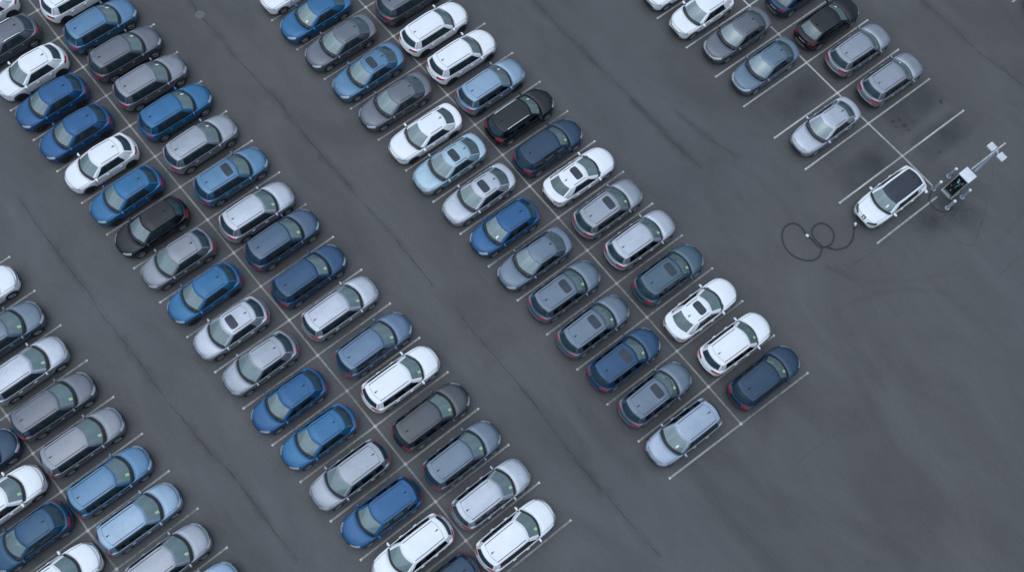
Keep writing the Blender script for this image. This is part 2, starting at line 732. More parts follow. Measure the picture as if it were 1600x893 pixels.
# three-box saloon
kind('sedan', W=1.82, xN=2.28, xT=-2.32, zn=.72, zc=.95, zs=.925, zr=1.02, xc=1.10, xB=-.12, xD=-1.0, xS=-1.42, gc=.17,
     tail='deck', trim=False, wr=.33, wx=(1.38, -1.36), zroof=1.42,
     belt=[0.82, 0.765, -0.1, -0.2, -1.3, -1.72], roof=[-0.01, -0.075, -0.24, -0.31, -0.82, -1.06],
     yb=[.87, .905, .92, .92, .88, .76], yr=[0.593, 0.607, 0.615, 0.615, 0.603, 0.57],
     tl=[.1, .12, .13, .13, .42, .1], cols=[0, 3, 7, 4, 0],
     cbf=1.14, crf=0.15, cbr=-1.96, crr=-1.19, roofz=[-.03, -.015, 0, 0, -.02, -.045])
# fastback with an inset rear screen
kind('fastback', W=1.86, xN=2.22, xT=-2.26, zn=.74, zc=.97, zs=.95, zr=1.05, xc=1.10, xB=-.10, xD=-1.0, xS=-1.50, gc=.17,
     tail='deck', trim=False, wr=.34, wx=(1.34, -1.36), zroof=1.45,
     belt=[0.84, 0.785, -0.08, -0.18, -1.36, -1.84], roof=[0.16, 0.095, -0.2, -0.29, -0.94, -1.16],
     yb=[.88, .915, .93, .93, .88, .76], yr=[0.618, 0.632, 0.64, 0.64, 0.628, 0.595],
     tl=[.1, .12, .13, .13, .48, .1], cols=[0, 3, 7, 4, 0],
     cbf=1.14, crf=0.31, cbr=-2.02, crr=-1.29, roofz=[-.03, -.015, 0, 0, -.02, -.05])
# rounded electric car with a black glass roof
kind('electric', W=1.90, xN=2.26, xT=-2.30, zn=.75, zc=1.0, zs=.98, zr=1.08, xc=1.10, xB=-.05, xD=-.95, xS=-1.42, gc=.18,
     tail='hatch', trim=False, wr=.345, wx=(1.34, -1.34), zroof=1.55,
     belt=[0.9, 0.845, -0.02, -0.12, -1.42, -1.88], roof=[0.34, 0.275, -0.1, -0.19, -1.2, -1.68],
     yb=[.88, .915, .93, .93, .89, .77], yr=[0.638, 0.652, 0.66, 0.66, 0.648, 0.615],
     tl=[.1, .12, .14, .15, .55, .1], cols=[0, 3, 7, 4, 0],
     cbf=1.22, crf=0.50, cbr=-2.10, crr=-1.82, roofz=[-.03, -.015, 0, 0, -.02, -.06], glass_roof=True, header=1)


def wheel_meshes(r, dark):
    t = MB()
    w = .105
    t.lathe([(r * .66, -w), (r * .80, -w), (r * .93, -w * .96), (r * .985, -w * .8), (r, -w * .4), (r, w * .4), (r * .985, w * .8),
             (r * .93, w * .96), (r * .80, w), (r * .66, w), (r * .64, 0)], 30, 0, closed=True)
    tyre = t.mesh('wheel', ['rubber'])
    m = MB()
    R = r * .67
    m.lathe([(R, -w * .8), (R, w * .9), (R * .93, w * .96), (R * .90, w * .6), (R * .88, -w * .4), (.02, -w * .5)], 30, 1 if not dark else 1)
    m.lathe([(R * .99, w * .7), (R * .99, w * .95), (R * .91, w * .95), (R * .90, w * .55)], 30, 0)
    for k in range(5):
        a = 2 * math.pi * k / 5
        for s in (-.13, .13):
            c, sn = math.cos(a + s), math.sin(a + s)
            m.tube([(.035 * c, w * .72, .035 * sn), (R * .5 * c, w * .78, R * .5 * sn), (R * .93 * math.cos(a + s * 1.3), w * .72, R * .93 * math.sin(a + s * 1.3))],
                   [.022, .019, .022], 6, 0)
    m.lathe([(.0, w * .9), (.035, w * .88), (.045, w * .6), (.045, .0)], 14, 0)
    rim = m.mesh('rim', ['dark_alloy' if dark else 'alloy', 'black_plastic'])
    return tyre, rim


def build_kind(name):
    """returns a list of parts: name, mesh, parent part, location, rotation, painted?, condition"""
    p = KINDS[name]
    W2 = p['W'] / 2
    q = dict(p, st=stations(p), reg=regions(p))
    v, f, rg = lower_cage(q)
    cage = mesh_from('cage', v, f, [], rg, True)
    for _ in range(100):
        cage.materials.append(MATS['seam'])
    cage.polygons.foreach_set('material_index', rg)
    body = bake(cage, [('SUBSURF', dict(levels=2, render_levels=2))])
    # wheel arches
    cut = MB()
    for wx in p['wx']:
        for s in (1, -1):
            R = p['wr'] + .045
            cut.lathe([(0, s * .60), (R, s * .60), (R, s * 1.2), (0, s * 1.2)], 40, 0, mat=Matrix.Translation((wx, 0, p['wr'])))
    cme = mesh_from('cut', cut.v, cut.f, [], None, True)
    bm = bmesh.new()
    bm.from_mesh(cme)
    bmesh.ops.remove_doubles(bm, verts=bm.verts, dist=1e-5)
    bmesh.ops.recalc_face_normals(bm, faces=bm.faces)
    bm.to_mesh(cme)
    bm.free()
    for _ in range(100):
        cme.materials.append(MATS['seam'])
    cme.polygons.foreach_set('material_index', [90] * len(cme.polygons))
    co = bpy.data.objects.new('cutter', cme)
    COL.objects.link(co)
    body = bake(body, [('BOOLEAN', dict(object=co, operation='DIFFERENCE', solver='EXACT', material_mode='INDEX'))])
    bpy.data.objects.remove(co)
    body.polygons.foreach_set('use_smooth', [True] * len(body.polygons))
    body.set_sharp_from_angle(angle=.62)
    body.update()
    bb = BVHTree.FromPolygons([x.co.copy() for x in body.vertices], [tuple(x.vertices) for x in body.polygons])
    # greenhouse
    keys = []
    for i in range(len(p['belt'])):
        zb = p['zs'] - .055 + .03 * i / (len(p['belt']) - 1)
        if i == len(p['belt']) - 1:
            zb = p['zr'] - .05
        keys.append((p['belt'][i], p['yb'][i] * W2, zb, p['roof'][i], p['yr'][i] * p['W'] / 1.82, p['zroof'] - .05 + p['roofz'][i], p['tl'][i]))
    hq = dict(p, keys=keys, cowl_up=p['zc'] - p['zs'] + .03)
    v, f, rg = house_cage(hq)
    hc = mesh_from('house', v, f, [], None, True)
    for _ in range(12):
        hc.materials.append(MATS['seam'])
    hc.polygons.foreach_set('material_index', rg)
    house = bake(hc, [('SUBSURF', dict(levels=2, render_levels=2))])
    house.update()
    hb = BVHTree.FromPolygons([x.co.copy() for x in house.vertices], [tuple(x.vertices) for x in house.polygons])
    parts = []

    def part(n, me, par=None, loc=(0, 0, 0), rot=(0, 0, 0), pt=False, cond=None):
        parts.append((n, me, par, loc, rot, pt, cond))
        return len(parts) - 1
    # ---- pieces of the lower shell
    side = {10, 16, 17}
    pcs = split(body, lambda g: (0 if g.material_index in (90,) else g.material_index,
                                 (1 if g.center.y > 0 else -1) if g.material_index in (16, 17) else 0))
    xN, xT = p['xN'], p['xT']
    seams = []
    for s in (1, -1):
        seams.append(ribbon(bb, line((p['xB'], s * 1.5, .36), (p['xB'], s * 1.5, p['zs'] - .03)), (0, -s, 0), .016))
        seams.append(ribbon(bb, line((p['belt'][0] + .02, s * 1.5, .36), (p['belt'][0] - .06, s * 1.5, p['zs'] - .05)), (0, -s, 0), .016))
        seams.append(ribbon(bb, line((p['xD'] + .12, s * 1.5, .62), (p['xD'] - .02, s * 1.5, p['zs'] - .02)), (0, -s, 0), .016))
        seams.append(ribbon(bb, line((p['belt'][0] + .02, s * 1.5, .37), (p['xD'] + .2, s * 1.5, .37)), (0, -s, 0), .016))
        # bonnet shut line
        seams.append(ribbon(bb, line((xN - .30, s * .70, 2), (p['xc'] - .12, s * .775, 2)), (0, 0, -1), .016))
        if p['tail'] == 'deck':
            seams.append(ribbon(bb, line((p['cbr'] - .02, s * .62, 2), (xT + .34, s * .61, 2)), (0, 0, -1), .016))
    seams.append(ribbon(bb, [(xN - .16 - .18 * (abs(t) ** 2.2), t * .70, 2) for t in [k / 10 - 1 for k in range(21)]], (0, 0, -1), .018))
    for z in ((p['zr'] - .40) if p['tail'] != 'deck' else (p['zr'] - .28),):
        seams.append(ribbon(bb, [(xT - 1, t * .50, z) for t in [k / 10 - 1 for k in range(21)]], (1, 0, 0), .018))
    seams = [s for s in seams if s]
    for (r, sg), pc in sorted(pcs.items()):
        if r == 0:
            b_i = part('body', piece_mesh('body', pc, ['white', 'seam'], seams), pt=True)
    names = {10: ('lower_cladding', 'black_plastic'), 11: ('cabin_floor', 'interior'), 12: ('front_bumper', None), 13: ('rear_bumper', None),
             14: ('tailgate' if p['tail'] != 'deck' else 'boot_lid', None), 15: ('bonnet', None), 16: ('front_door', None), 17: ('rear_door', None)}
    doors = {}
    for (r, sg), pc in sorted(pcs.items()):
        if r in names:
            n, mt = names[r]
            k = part(n, piece_mesh(n, pc, [mt or 'white', 'seam']), pt=mt is None)
            if r in (16, 17):
                doors[(r, sg)] = k
    # ---- greenhouse pieces
    rails = []
    for s in (1, -1):
        rails.append(ribbon(hb, [(p['roof'][0] - .06 + (p['roof'][-1] + .20 - p['roof'][0] + .06) * t, s * (.515 - .02 * abs(t - .3)) * (keys[2][4] / .61), 3)
                                 for t in [k / 16 for k in range(17)]], (0, 0, -1), .036))
    if name in ('suv', 'wagon', 'hatch'):
        xs = p['roof'][-1] + .22
        rails.append(ribbon(hb, [(xs - .10 * (1 - t * t), t * .50, 3) for t in [k / 10 - 1 for k in range(21)]], (0, 0, -1), .012))
    rails = [s for s in rails if s] if not p.get('glass_roof') else []
    hp = split(house, lambda g: (g.material_index, (1 if g.center.y > 0 else -1) if g.material_index in (3, 4, 5, 7) else 0))
    hn = {0: ('roof', None), 1: ('windscreen', 'windscreen'), 2: ('rear_window', 'privacy_glass' if name in ('suv', 'wagon', 'hatch') else 'rear_screen'),
          3: ('front_side_window', 'side_glass'), 4: ('rear_side_window', 'side_glass'), 5: ('quarter_window', 'side_glass'),
          6: ('cowl', 'black_plastic'), 7: ('window_trim', 'black_plastic'), 8: ('glass_roof', 'roof_glass')}
    for (r, sg), pc in sorted(hp.items()):
        n, mt = hn[r]
        part(n, piece_mesh(n, pc, [mt or 'white', 'seam'], rails if r == 0 else None), pt=mt is None)

    def add_patch(n, bvh, rays, nu, nv, mt, par=None, off=.008, pt=False, cond=None):
        me = patch(bvh, rays, nu, nv, off)
        if me:
            me.name = n
            me.materials.append(MATS[mt])
            return part(n, me, par, pt=pt, cond=cond)

    def cyl(cx, a0, a1, zl, zh, back=False):
        def rays(u, w):
            a = math.radians(a0 + (a1 - a0) * u)
            z = zl(u) + (zh(u) - zl(u)) * w
            d = Vector((math.cos(a) * (-1 if back else 1), math.sin(a), 0))
            return Vector((cx, 0, z)) + d * 4, -d
        return rays
    zn = p['zn']
    cx = xN - .95
    for s in (1, -1):
        add_patch('headlight', bb, cyl(cx, s * 24, s * 56, lambda u: zn - .10 + .06 * u, lambda u: zn - .005 + .075 * u), 12, 5,
                  'clear_lens' if name != 'electric' else 'dark_lens', off=.006)
    add_patch('grille', bb, cyl(cx, -23, 23, lambda u: zn - .17, lambda u: zn - .045), 15, 4, 'black_plastic' if name != 'electric' else 'white', off=.006, pt=name == 'electric')
    add_patch('grille_bar', bb, cyl(cx, -30, 30, lambda u: zn - .055, lambda u: zn - .012), 15, 2, 'chrome', off=.014, cond='chrome')
    add_patch('air_intake', bb, cyl(cx, -36, 36, lambda u: p['gc'] + .10, lambda u: p['gc'] + .23), 15, 3, 'black_plastic', off=.006)
    add_patch('number_plate', bb, cyl(cx, -15, 15, lambda u: zn - .30, lambda u: zn - .20), 6, 2, 'plate', off=.016)
    cb = xT + .95
    zt = p['zr']
    for s in (1, -1):
        if p['tail'] == 'deck':
            add_patch('tail_light', bb, cyl(cb, s * 28, s * 54, lambda u: zt - .175, lambda u: zt - .105 + .025 * u, True), 12, 4, 'red_lens', off=.008)
        else:
            add_patch('tail_light', bb, cyl(cb, s * 27, s * 56, lambda u: zt - .21 + .03 * u, lambda u: zt - .10 + .04 * u, True), 12, 4, 'red_lens', off=.008)
    zp = .60 if p['tail'] == 'deck' else .52
    add_patch('number_plate', bb, cyl(cb, -15, 15, lambda u: zp, lambda u: zp + .11, True), 6, 2, 'plate', off=.014)
    add_patch('rear_diffuser', bb, cyl(cb, -40, 40, lambda u: p['gc'] + .16, lambda u: p['gc'] + .28, True), 15, 3, 'black_plastic', off=.006)
    # ---- sunroof, fin, rails, wiper
    cxr = (p['roof'][0] + p['crf']) / 2 - .40

    def sun(u, w):
        a, b = round_uv(u, w)
        return Vector((cxr + .23 - .46 * b, (a - .5) * .80, 3)), Vector((0, 0, -1))
    add_patch('sunroof', hb, sun, 13, 13, 'roof_glass', off=.007, cond='sunroof')
    fx = p['roof'][-1] + .34 if p['tail'] != 'deck' else p['roof'][-1] + .06
    h = cast(hb, (fx, 0, 3), (0, 0, -1))
    m = MB()
    m.raw([(.12, 0, 0), (-.12, .045, 0), (-.12, -.045, 0), (-.07, 0, .07), (-.12, .012, .075), (-.12, -.012, .075)],
          [(0, 1, 3), (0, 3, 2), (1, 4, 3), (3, 5, 2), (3, 4, 5), (1, 2, 5, 4)])
    part('roof_antenna', m.mesh('roof_antenna', ['black_plastic']), loc=(fx, 0, h[0].z - .01))
    for s in (1, -1):
        pts = []
        x0, x1 = p['roof'][0] - .12, p['roof'][-1] + .26
        for k in range(13):
            t = k / 12
            hh = cast(hb, (x0 + (x1 - x0) * t, s * keys[2][4] * .93, 3), (0, 0, -1))
            if hh:
                pts.append(hh[0] + Vector((0, 0, .024 if 0 < k < 12 else .0)))
        m = MB()
        m.tube(pts, .027, 8)
        part('roof_rail', m.mesh('roof_rail', ['chrome']), cond='chrome_rails')
    # ---- mirrors
    for s in (1, -1):
        bm = bmesh.new()
        bmesh.ops.create_icosphere(bm, subdivisions=3, radius=1)
        for vv in bm.verts:
            c = vv.co
            if c.x < -.35:
                c.x = -.35 + (c.x + .35) * .1
            vv.co = Vector((c.x * .085, c.y * .125, c.z * .075))
        bm.verts.index_update()
        mm = MB()
        mm.raw([vv.co.copy() for vv in bm.verts], [[x.index for x in ff.verts] for ff in bm.faces], 0)
        bm.free()
        mm.tube([(0, -s * .06, -.04), (.02, -s * .20, -.07)], [.035, .045], 8, 1)
        part('wing_mirror', mm.mesh('wing_mirror', ['white', 'black_plastic'], sharp=.8),
             loc=(p['belt'][0] - .16, s * (W2 + .045), p['zs'] + .08), pt=True)
    # ---- door handles
    for (r, sg), k in doors.items():
        x = (p['xB'] + .10) if r == 16 else (p['xD'] + .16)
        hh = cast(bb, (x, sg * 1.6, p['zs'] - .15), (0, -sg, 0))
        if hh:
            m = MB()
            m.box((0, 0, 0), (.20, .045, .035), 0, .012)
            part('door_handle', m.mesh('door_handle', ['white']), k,
                 loc=tuple(hh[0] + Vector((0, sg * .012, 0))), pt=True)
    # ---- wheels
    for dk in (False, True):
        ty, rm = wheel_meshes(p['wr'], dk)
        for wx in p['wx']:
            for s in (1, -1):
                k = part('wheel', ty, loc=(wx, s * (W2 - .125), p['wr']), rot=(0, random.random() * 1.2, 0 if s > 0 else math.pi), cond='dark_rim' if dk else 'light_rim')
                part('rim', rm, k, cond='dark_rim' if dk else 'light_rim')
    # ---- cabin
    for y in (.37, -.37):
        m = MB()
        m.box((.05, y, .70), (.50, .50, .18), 0, .06)
        m.box((-.22, y, .95), (.16, .48, .58), 0, .06, Matrix.Translation((-.22, 0, .7)) @ Matrix.Rotation(-.25, 4, 'Y') @ Matrix.Translation((.22, 0, -.7)))
        m.box((-.36, y, 1.16), (.10, .26, .26), 0, .045)
        part('front_seat', m.mesh('front_seat', ['seat_cloth']))
    m = MB()
    m.box((-.95, 0, .70), (.50, 1.20, .18), 0, .06)
    m.box((-1.20, 0, .92), (.16, 1.16, .50), 0, .06)
    for y in (.38, 0, -.38):
        m.box((-1.20, y, 1.14), (.09, .24, .18), 0, .04)
    part('rear_seat', m.mesh('rear_seat', ['seat_cloth']))
    m = MB()
    m.box((.72, 0, .86), (.55, 1.36, .20), 0, .07)
    d_i = part('dashboard', m.mesh('dashboard', ['interior']))
    m = MB()
    ring = [(0, .17 * math.cos(a * math.pi / 10), .17 * math.sin(a * math.pi / 10)) for a in range(21)]
    m.tube(ring, .018, 6, cap=False)
    m.box((0, 0, 0), (.03, .12, .09), 0, .01)
    m.box((0, 0, -.01), (.02, .32, .03), 0)
    part('steering_wheel', m.mesh('steering_wheel', ['interior']), d_i, (.40, .37, .98), (0, .45, 0))
    # ---- slips of paper behind the windscreen
    for cn, mt, dx, dy in (('green_slip', 'sticker', .20, -.40), ('white_slip', 'white_sticker', .14, .36)):
        hh = cast(hb, (p['belt'][0] - .25 + dx, dy, 3), (0, 0, -1))
        bx = p['belt'][0] - .20 + dx

        def slip(u, w, bx=bx, dy=dy):
            return Vector((bx + .08 - .16 * u, dy + (w - .5) * (.13 if dy < 0 else .09), 3)), Vector((0, 0, -1))
        me = patch(hb, slip, 4, 4, .004, .002)
        if me:
            me.name = 'windscreen_slip'
            me.materials.append(MATS[mt])
            part('windscreen_slip', me, cond=cn)
    if name == 'electric':
        def port(u, w):
            return Vector((xN - .05 - .17 * u, .02 + (w - .5) * .24, 3)), Vector((0, 0, -1))
        k = add_patch('charge_port', bb, port, 5, 4, 'dark_lens', off=.010)
        m = MB()
        m.box((0, 0, 0), (.11, .08, .06), 0, .02)
        hh = cast(bb, (xN - .10, .02, 3), (0, 0, -1))
        part('charge_plug', m.mesh('charge_plug', ['white_shell']), k, tuple(hh[0] + Vector((.02, 0, .03))), (0, .5, 0))
        m = MB()
        m.box((0, .10, 0), (.17, .20, .022), 0, .009)
        hh = cast(bb, (xT + .42, 1.6, .84), (0, -1, 0))
        part('charge_flap', m.mesh('charge_flap', ['white']), None, tuple(hh[0]), (-.25, 0, -.25), pt=True)
    return parts


MATS['rear_screen'] = glass('rear_screen', (0.28, 0.36, 0.37, 1), 1.8, 0.04, (0.07, 0.115, 0.13, 1), 0.5)
PROTO = {}


def make_car(kname, colour, x, y, ang, flags, label):
    if kname not in PROTO:
        PROTO[kname] = build_kind(kname)
    names = {'suv': 'sport_utility_car', 'wagon': 'estate_car', 'hatch': 'hatchback_car', 'sedan': 'saloon_car', 'fastback': 'fastback_car', 'electric': 'electric_car'}
    root = bpy.data.objects.new(names[kname], None)
    root.empty_display_size = .3
    COL.objects.link(root)
    root.location = (x, y, .004)
    root.rotation_euler = (0, 0, ang)
    tag(root, label, 'car', 'cars parked in the marked bays')
    made = {}
    for i, (n, me, par, loc, rot, pt, cond) in enumerate(PROTO[kname]):
        if cond and cond not in flags:
            continue
        o = bpy.data.objects.new(n, me)
        COL.objects.link(o)
        o.parent = root if par is None else made[par]
        o.location = loc
        o.rotation_euler = rot
        if pt:
            o.material_slots[0].link = 'OBJECT'
            o.material_slots[0].material = MATS[colour]
        made[i] = o
    return root


# ------------------------------------------------------------------ the parked cars
# row, side, list of (px, py, kind, colour, flags); U = nose to the upper right, D = nose to the lower left
CARS = {
    'AU': [(121, -8, 'suv', 'white', 'dg'), (158, 38.6, 'suv', 'steel blue', 'w'), (196, 82.6, 'suv', 'grey', 'w'), (235.4, 127.3, 'suv', 'silver grey', 'w'),
           (274.2, 173.5, 'suv', 'mid blue', 'w'), (314, 223.3, 'suv', 'silver', 'w'), (361.5, 274, 'suv', 'steel blue', 's'),
           (402, 329.5, 'suv', 'pale silver', 'g'), (441, 373, 'suv', 'dark blue', 'g'), (482.7, 429.6, 'suv', 'dusk blue', 'g'),
           (532.3, 479.8, 'wagon', 'pale silver', 'rg'), (584.7, 536.8, 'wagon', 'dusty blue', 'rg'), (627, 590, 'wagon', 'white', 'rg'),
           (674.4, 649, 'wagon', 'dark grey', 'rg'), (722.4, 709, 'wagon', 'slate grey', 'rg'), (768, 769.5, 'wagon', 'pale silver', 'rg'),
           (806.5, 834, 'wagon', 'white', 'rg')],
    'AD': [(-28, 20, 'hatch', 'white', 'd'), (6, 67, 'hatch', 'grey', 'c'), (49, 113, 'hatch', 'white', 'd'), (80.8, 160.4, 'hatch', 'royal blue', 'd'),
           (118.4, 208, 'hatch', 'royal blue', 'd'), (157.8, 255.6, 'hatch', 'white', 'd'), (197.5, 305.5, 'hatch', 'mid blue', 'd'),
           (237.2, 355, 'hatch', 'black', ''), (278, 405, 'hatch', 'silver grey', ''), (319.2, 458.3, 'hatch', 'mid blue', 'd'),
           (361, 513.5, 'hatch', 'pale silver', 's'), (406.5, 568, 'hatch', 'silver', ''), (451.5, 626.5, 'hatch', 'royal blue', 'r'),
           (497.9, 682.5, 'hatch', 'mid blue', 'r'), (546, 742.3, 'wagon', 'silver', 'r'), (595.2, 800.7, 'wagon', 'royal blue', 'r'),
           (644, 860.6, 'wagon', 'white', 'r'), (687, 923, 'wagon', 'navy', 'r')],
    'BU': [(640, -4, 'suv', 'grey', 'd'), (678.4, 44, 'suv', 'white', 'd'), (721.8, 87.3, 'suv', 'white', 'd'), (767, 134, 'suv', 'light blue', 'dw'),
           (812.4, 180.6, 'suv', 'black', 'cw'), (856.6, 229, 'suv', 'navy', 'gr'), (905, 274.6, 'sedan', 'white', 's'), (949.7, 325, 'suv', 'silver', 'srg'),
           (1000, 373, 'suv', 'pale silver', 'rg'), (1044.4, 427.4, 'suv', 'teal', 'srg'), (1095, 482, 'sedan', 'white', 's'),
           (1148.2, 535.3, 'suv', 'white', 'rg'), (1194, 588.4, 'suv', 'navy', 'rg')],
    'BD': [(460, -21, 'sedan', 'white', ''), (493, 24, 'sedan', 'mid blue', 'w'), (532, 67.5, 'sedan', 'grey', ''), (574.8, 113.7, 'sedan', 'steel blue', 's'),
           (616.7, 159.9, 'sedan', 'grey', ''), (663.8, 209.6, 'sedan', 'white', 'd'), (701.6, 257, 'sedan', 'ice blue', 's'),
           (747.4, 304.9, 'sedan', 'pale silver', 's'), (788, 355.5, 'hatch', 'royal blue', 'w'), (834.3, 405.4, 'sedan', 'slate grey', '')],
    'BS': [(882.2, 453.3, 'suv', 'slate grey', 'srg'), (927.2, 508.2, 'suv', 'slate grey', 'srg'), (975.5, 560.4, 'suv', 'dusk blue', 'srg'),
           (1024, 614.5, 'suv', 'slate grey', 'srg')],
    'BE': [(1066.9, 676.2, 'wagon', 'cool silver', 'rw')],
    'CU': [(1248, -16, 'fastback', 'navy', ''), (1292.4, 35, 'fastback', 'black', 'w'), (1340.7, 76.9, 'suv', 'silver', 'r'), (1391.3, 122.9, 'suv', 'silver', 'rw')],
    'CD': [(1054, -25, 'hatch', 'white', ''), (1095.3, 19, 'hatch', 'white', ''), (1150, 55.7, 'sedan', 'grey', 'e'), (1193.8, 103.8, 'sedan', 'grey blue', 'e')],
    'CS': [(1288, 198.5, 'sedan', 'pale silver', 'e')],
    'CE': [(1390, 308, 'electric', 'white', 'w')],
    'DU': [(-34, 463, 'wagon', 'white', 'rge'), (6, 520, 'wagon', 'slate grey', 'rge'), (43, 576.5, 'wagon', 'pale silver', 'rge'),
           (85.5, 632.5, 'wagon', 'grey', 'rge'), (130.5, 688.7, 'wagon', 'silver grey', 'rge'), (173, 749.9, 'wagon', 'steel blue', 'rge'),
           (219, 808.3, 'wagon', 'light blue', 'rge'), (264.5, 873, 'wagon', 'silver', 'rge'), (311, 934, 'wagon', 'light blue', 'rge')],
    'DL': [(-35, 722, 'wagon', 'navy', 'rge'), (5, 780, 'wagon', 'white', 'rge'), (92, 904, 'wagon', 'white', 'rge')],
    'DD': [(47, 838, 'hatch', 'deep blue', '')],
    'EU': [(1655, -13, 'suv', 'black', '')],
}
HEAD = {'A': 88.0, 'B': 87.2, 'C': 86.8, 'D': 88.6, 'E': 86.5}
FLAG = {'s': 'sunroof', 'g': 'green_slip', 'w': 'white_slip', 'd': 'dark_rim', 'r': 'ditch', 'c': 'chrome_rails', 'e': 'chrome'}
ORDER = ['AU', 'AD', 'BU', 'BD', 'BS', 'BE', 'CU', 'CD', 'CS', 'CE', 'DU', 'DL', 'DD', 'EU']
LABELS = {
    'AU': [
        'white sport utility car at the top edge, just above a steel blue one',
        'steel blue sport utility car between a white one and a grey one',
        'grey sport utility car between a steel blue one and a lighter silver grey one',
        'silver grey sport utility car between a darker grey one and a bright blue one',
        'bright mid blue sport utility car between two silver grey ones',
        'silver sport utility car between a bright blue one and a steel blue one with sunroof',
        'steel blue sport utility car with a dark sunroof, between two silver ones',
        'pale silver sport utility car between a steel blue sunroof car and a dark blue one',
        'dark blue sport utility car between a pale silver one and a navy one',
        'navy sport utility car between a dark blue one and a pale silver estate',
        'pale silver estate car between a navy car and a dusty blue estate',
        'dusty blue estate car between a pale silver estate and a white estate',
        'white estate car between a dusty blue estate and a dark grey estate',
        'dark grey estate car between a white estate and a slate grey estate',
        'slate grey estate car between a dark grey estate and a pale silver estate',
        'pale silver estate car between a slate grey estate and the white one ending its row',
        'white estate car ending the longest row, nose towards the aisle, beside a pale silver estate',
    ],
    'AD': [
        'white hatchback of which only the tail shows in the top corner, above a grey hatchback',
        'grey hatchback with bright roof rails between two white hatchbacks',
        'white hatchback between a grey hatchback and a royal blue one',
        'upper of two neighbouring royal blue hatchbacks, with a white hatchback on its upper side',
        'lower of two neighbouring royal blue hatchbacks, with a whole white hatchback on its lower side',
        'white hatchback between a royal blue hatchback and a mid blue one',
        'mid blue hatchback between a white hatchback and a black one',
        'black hatchback between a mid blue one and a silver grey one',
        'silver grey hatchback between a black hatchback and a mid blue one',
        'mid blue hatchback between a silver grey one and a pale silver sunroof one',
        'pale silver hatchback with a dark sunroof, beside a mid blue hatchback',
        'silver hatchback between a sunroof hatchback and a royal blue one',
        'royal blue hatchback between a silver hatchback and a brighter blue one',
        'mid blue hatchback between a royal blue hatchback and a silver estate',
        'silver estate car with black rails between a mid blue hatchback and a blue estate',
        'royal blue estate car between a silver estate and a white estate',
        'white estate car beside a royal blue estate, bonnet cut by the bottom edge',
        'navy estate car of which only the tail shows at the bottom edge',
    ],
    'BU': [
        'grey sport utility car at the top edge, above a pair of white ones',
        'upper of two neighbouring white sport utility cars, below a grey one',
        'lower of two neighbouring white sport utility cars, above a light blue one',
        'light blue sport utility car between a white one and a black one',
        'black sport utility car with bright chrome roof rails',
        'navy sport utility car between a black one and a white sunroof saloon',
        'white saloon with sunroof between a navy car and a silver sunroof car',
        'silver sport utility car with sunroof beside a white sunroof saloon',
        'pale silver sport utility car between a silver sunroof car and a teal one',
        'dark teal sport utility car with a sunroof',
        'white saloon with sunroof between a teal car and a white sport utility car',
        'white sport utility car between a white sunroof saloon and a navy car',
        'navy sport utility car ending its row beside a white one, bare asphalt beyond',
    ],
    'BD': [
        'white saloon cut by the top edge, beside a mid blue saloon',
        'mid blue saloon without sunroof between a white saloon and a grey one',
        'grey saloon between a mid blue saloon and a steel blue sunroof saloon',
        'steel blue saloon with sunroof between two grey saloons',
        'grey saloon between a steel blue sunroof saloon and a white saloon',
        'white saloon between a grey saloon and an ice blue sunroof saloon',
        'ice blue saloon with a dark sunroof',
        'pale silver saloon with sunroof between an ice blue saloon and a royal blue hatchback',
        'royal blue hatchback between a pale silver sunroof saloon and a slate grey saloon',
        'slate grey saloon between a royal blue hatchback and a slate sunroof car',
    ],
    'BS': [
        'slate grey sunroof car between a slate grey saloon and another slate sunroof car',
        'slate grey sunroof car between another slate sunroof car and a navy one',
        'navy sunroof car between two slate grey sunroof cars',
        'slate grey sunroof car between a navy sunroof car and a silver estate',
    ],
    'BE': [
        'cool silver estate car ending its row beside a slate grey sunroof car',
    ],
    'CU': [
        'navy fastback cut by the top edge, beside a black fastback',
        'black fastback with a pale number plate and pale rear screen',
        'silver sport utility car between a black fastback and another silver one',
        'silver sport utility car between a twin silver one and an empty bay',
    ],
    'CD': [
        'white hatchback of which only the nose shows at the top edge',
        'white hatchback beside a grey saloon, its roof cut by the top edge',
        'grey saloon between a white hatchback and a grey-blue saloon',
        'grey-blue saloon between a grey saloon and an empty bay',
    ],
    'CS': [
        'pale silver saloon standing alone between two empty bays',
    ],
    'CE': [
        'white electric car with black glass roof beside the charging station',
    ],
    'DU': [
        'white estate car of which only the nose shows at the edge, above a slate one',
        'slate grey estate car between a white nose and a pale silver estate',
        'pale silver estate car between a slate grey estate and a grey estate',
        'grey estate car between a pale silver estate and a silver grey estate',
        'silver grey estate car between a grey estate and a steel blue estate',
        'steel blue estate car between a silver grey estate and a light blue estate',
        'light blue estate car between a steel blue estate and a silver estate',
        'silver estate car between two light blue estates near the bottom edge',
        'light blue estate car of which only the nose shows at the bottom edge',
    ],
    'DL': [
        'navy estate car of which only the nose shows at the edge, above a white estate',
        'white estate car between a navy nose and a dark blue hatchback',
        'white estate car cut by the bottom edge beside a dark blue hatchback',
    ],
    'DD': [
        'dark blue hatchback between two white estates in the bottom corner',
    ],
    'EU': [
        'black car just showing at the photo edge, across the aisle from the lamp post',
    ],
}
